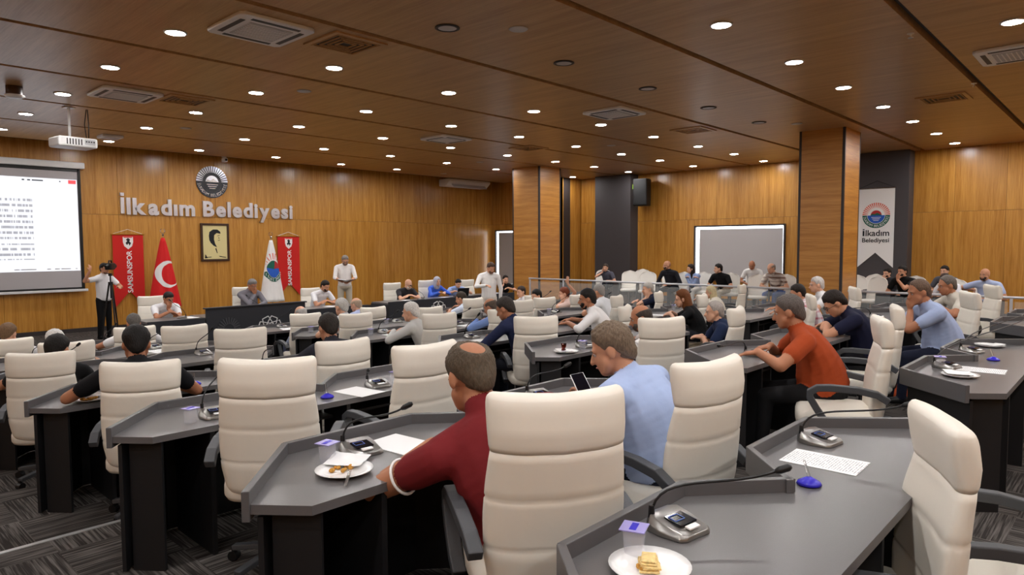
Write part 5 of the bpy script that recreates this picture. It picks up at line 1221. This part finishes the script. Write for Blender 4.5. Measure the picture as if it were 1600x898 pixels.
# orange bag on the floor at right
q = G(1410, 606, z=.58); bg = empty('orange_bag', (q.x, q.y, .45), .5, 'orange bag lying on the floor between the chairs at right', 'bag')
MB().rings([[(.16*k*math.cos(2*PI*i/16), .10*k*math.sin(2*PI*i/16), z_) for i in range(16)] for z_, k in ((0, .8), (.03, 1), (.12, .9), (.2, .6), (.22, .3))]).build('sack', 'orange_bag', bg, True); MB().tube([(-.06, 0, .2), (-.04, 0, .27), (.05, 0, .27), (.07, 0, .2)], .01, 8).build('handle', 'orange_bag', bg, True)

# ------------------------------------------------------------------ microphones, cups, plates, papers
d1, d2, d3, d4 = D(1), D(2), D(3), D(4)
def P_(px, py, z):
    q = G(px, py, z=z+.001)
    c = [d for d in DESKS if abs(d[2]+.75-z) < .01]
    if c:                                                    # keep it inside the nearest tabletop
        d = min(c, key=lambda d: (q.x-d[0])**2*.3+(q.y-(d[1]-.3))**2)
        lx = max(-1.0, min(.95, q.x-d[0])); ly = max(-.47, min(-.12, q.y-d[1]))
        if abs(lx) < .30: ly = min(ly, -.27*(1-abs(lx)/.30)-.12)
        q.x, q.y = d[0]+lx, d[1]+ly
    return (q.x, q.y, z+.0005)
microphone(P_(1043, 822, d1), -.15, G(1216, 735, z=d1+.17), 'silver gooseneck microphone unit beside the nearest water cup')
microphone(P_(1279, 690, d1), -.15, G(1413, 633, z=d1+.19), 'silver microphone unit behind the printed sheet on the nearest desk')
microphone(P_(563, 706, d2), -.1, G(630, 637, z=d2+.19), 'silver microphone unit between water cup and maroon-shirted man')
microphone(P_(336, 650, d3), -.1, G(352, 570, z=d3+.26), 'microphone unit on the third desk beside its water cup, left')
microphone(P_(590, 603, d3), -.2, G(575, 580, z=d3+.14), 'dark-screened microphone unit beside the white sheet at left centre')
microphone(P_(1478, 574, d1), -.2, G(1606, 497, z=d1+.16), 'microphone unit with long neck on the right desk, front seat')
microphone(P_(1517, 550, d1), -.2, G(1622, 482, z=d1+.16), 'microphone unit with long neck on the right desk, rear seat')
microphone(P_(840, 622, d2), -.2, G(883, 572, z=d2+.17), 'microphone with neck rising right of the maroon-shirted man')
microphone(P_(914, 542, d3), -.2, G(938, 509, z=d3+.22), 'microphone unit beside the tea glass at centre')
microphone(P_(1180, 555, d2), -.1, G(1125, 540, z=d2+.16), 'microphone on the desk of the man in orange')
microphone(P_(1370, 497, d2), -.1, G(1312, 480, z=d2+.14), 'microphone on the desk in front of the man in light blue')
for k in (4, 5, 6, 7):
    for c, x in COLX.items():
        for sd in (-1, 1):
            if c == 'C' and k > 6: continue
            xx = x+sd*.62+random.uniform(-.08, .08); yy = ROWS[k][1]-.15; z_ = floor_z(x, ROWS[k][1]-.3)+.75
            microphone((xx, yy, z_), random.uniform(-.2, .2), Vector((xx+random.uniform(-.05, .15), yy-random.uniform(.12, .22), z_+random.uniform(.22, .32))), 'microphone unit at the %s seat, %s block, %s desk row' % ('left' if sd < 0 else 'right', SIDE[c], ORD[k]))
            if (k+ord(c)+sd) % 2 == 0: paper((xx-.05, yy-.28, z_), random.uniform(-.3, .3), 'sheet of paper at the %s seat, %s block, %s desk row' % ('left' if sd < 0 else 'right', SIDE[c], ORD[k]))
            if (k+sd) % 3 != 0: CUP.place('water_cup', (xx-.26, yy-.05, z_), .3, 'small water cup at the %s seat, %s block, %s desk row' % ('left' if sd < 0 else 'right', SIDE[c], ORD[k]), 'water cup', 'sealed water cups')
CUP.place('water_cup', P_(966, 858, d1), .35, 'nearest clear water cup with purple foil lid', 'water cup', 'sealed water cups')
CUP.place('water_cup', P_(512, 722, d2), .3, 'clear water cup behind the plate with napkin', 'water cup', 'sealed water cups')
CUP.place('water_cup', P_(298, 660, d3), .3, 'clear water cup on the third desk at left', 'water cup', 'sealed water cups')
CUP.place('water_cup', P_(619, 598, d3), .3, 'clear water cup beside the dark-screened microphone unit', 'water cup', 'sealed water cups')
CUP.place('water_cup', P_(1452, 573, d1), .3, 'water cup at the corner of the right desk', 'water cup', 'sealed water cups')
CUP.place('water_cup', P_(938, 549, d3), .3, 'water cup behind the head of the man in pale blue', 'water cup', 'sealed water cups')
plate(P_(1015, 890, d1), 'white plate with flaky pastry at the bottom edge', pastry=True)
plate(P_(538, 738, d2), 'white plate with cake remains under a napkin', True, (-.10, -.02, 0), 1)
plate(P_(108, 634, d4), 'white plate with crumbs near the black-tee man', True, (.06, .06, 0))
plate(P_(1500, 588, d1), 'white plate with napkin and fork on the right desk', False, (.03, .0, 0), 1)
plate(P_(1550, 539, d1), 'white plate with napkin, rear seat of the right desk', False, (.0, .0, 0))
plate(P_(888, 551, d3), 'white plate left of the tea glass at centre', False, (.0, .0, 0))
plate(P_(752, 534, D(4)), 'white plate near the gray-sweatered man', False)
plate(P_(12, 592, D(5)), 'white plate at the left picture edge', False)
for px, py, k, t in ((902, 556, 3, 'red tea glass on a saucer at centre'), (296, 612, 4, 'red tea glass on a saucer at left'), (770, 532, 4, 'red tea glass near the gray-sweatered man')):
    TEA.place('tea_glass', P_(px, py, D(k)), 0, t, 'tea glass', 'tea glasses')
paper(P_(1288, 721, d1), .02, 'printed white sheet on the nearest desk'); paper(P_(570, 614, d3), .12, 'blank-looking white sheet on the third desk, left centre', lines=False)
paper(P_(1532, 578, d1), .05, 'printed sheet on the right desk beside the fork'); paper(P_(627, 694, d2), .1, 'white sheet under the maroon-shirted man\'s arm', lines=False)
paper(P_(1490, 700, d1), -1.5, 'white sheet edge hidden beside the nearest right chair', lines=False) if False else None
holder(P_(1264, 757, d1), 'cobalt blue desk stand near the notch of the nearest desk'); holder(P_(518, 623, d3), 'cobalt blue desk stand on the third desk, left centre'); holder(P_(1552, 563, d1), 'cobalt blue desk stand on the right desk')
holder(P_(322, 606, d4), 'cobalt blue desk stand on the fourth desk at left')
for px, w_ in ((300, .3), (355, .2), (520, .25), (640, .3), (700, .25)):
    q = G(px, 480, Y=13.2); paper((q.x, 13.3, .75 if px not in () else .75), .2, {300: 'papers before the man by the red flag', 355: 'papers on the left of the presiding desk', 520: 'papers before the bearded man on the platform', 640: 'papers before the man in black shirt', 700: 'papers between headscarf and laptop'}[px], lines=False)
for px, t in ((285, 'gooseneck microphone before the man by the red flag'), (405, 'gooseneck microphone on the presiding desk'), (660, 'gooseneck microphone before the woman in headscarf')):
    q = G(px, 480, Y=13.2); microphone((q.x, 13.25, .75), PI, Vector((q.x-.1, 13.5, 1.08)), t)
finish_people()
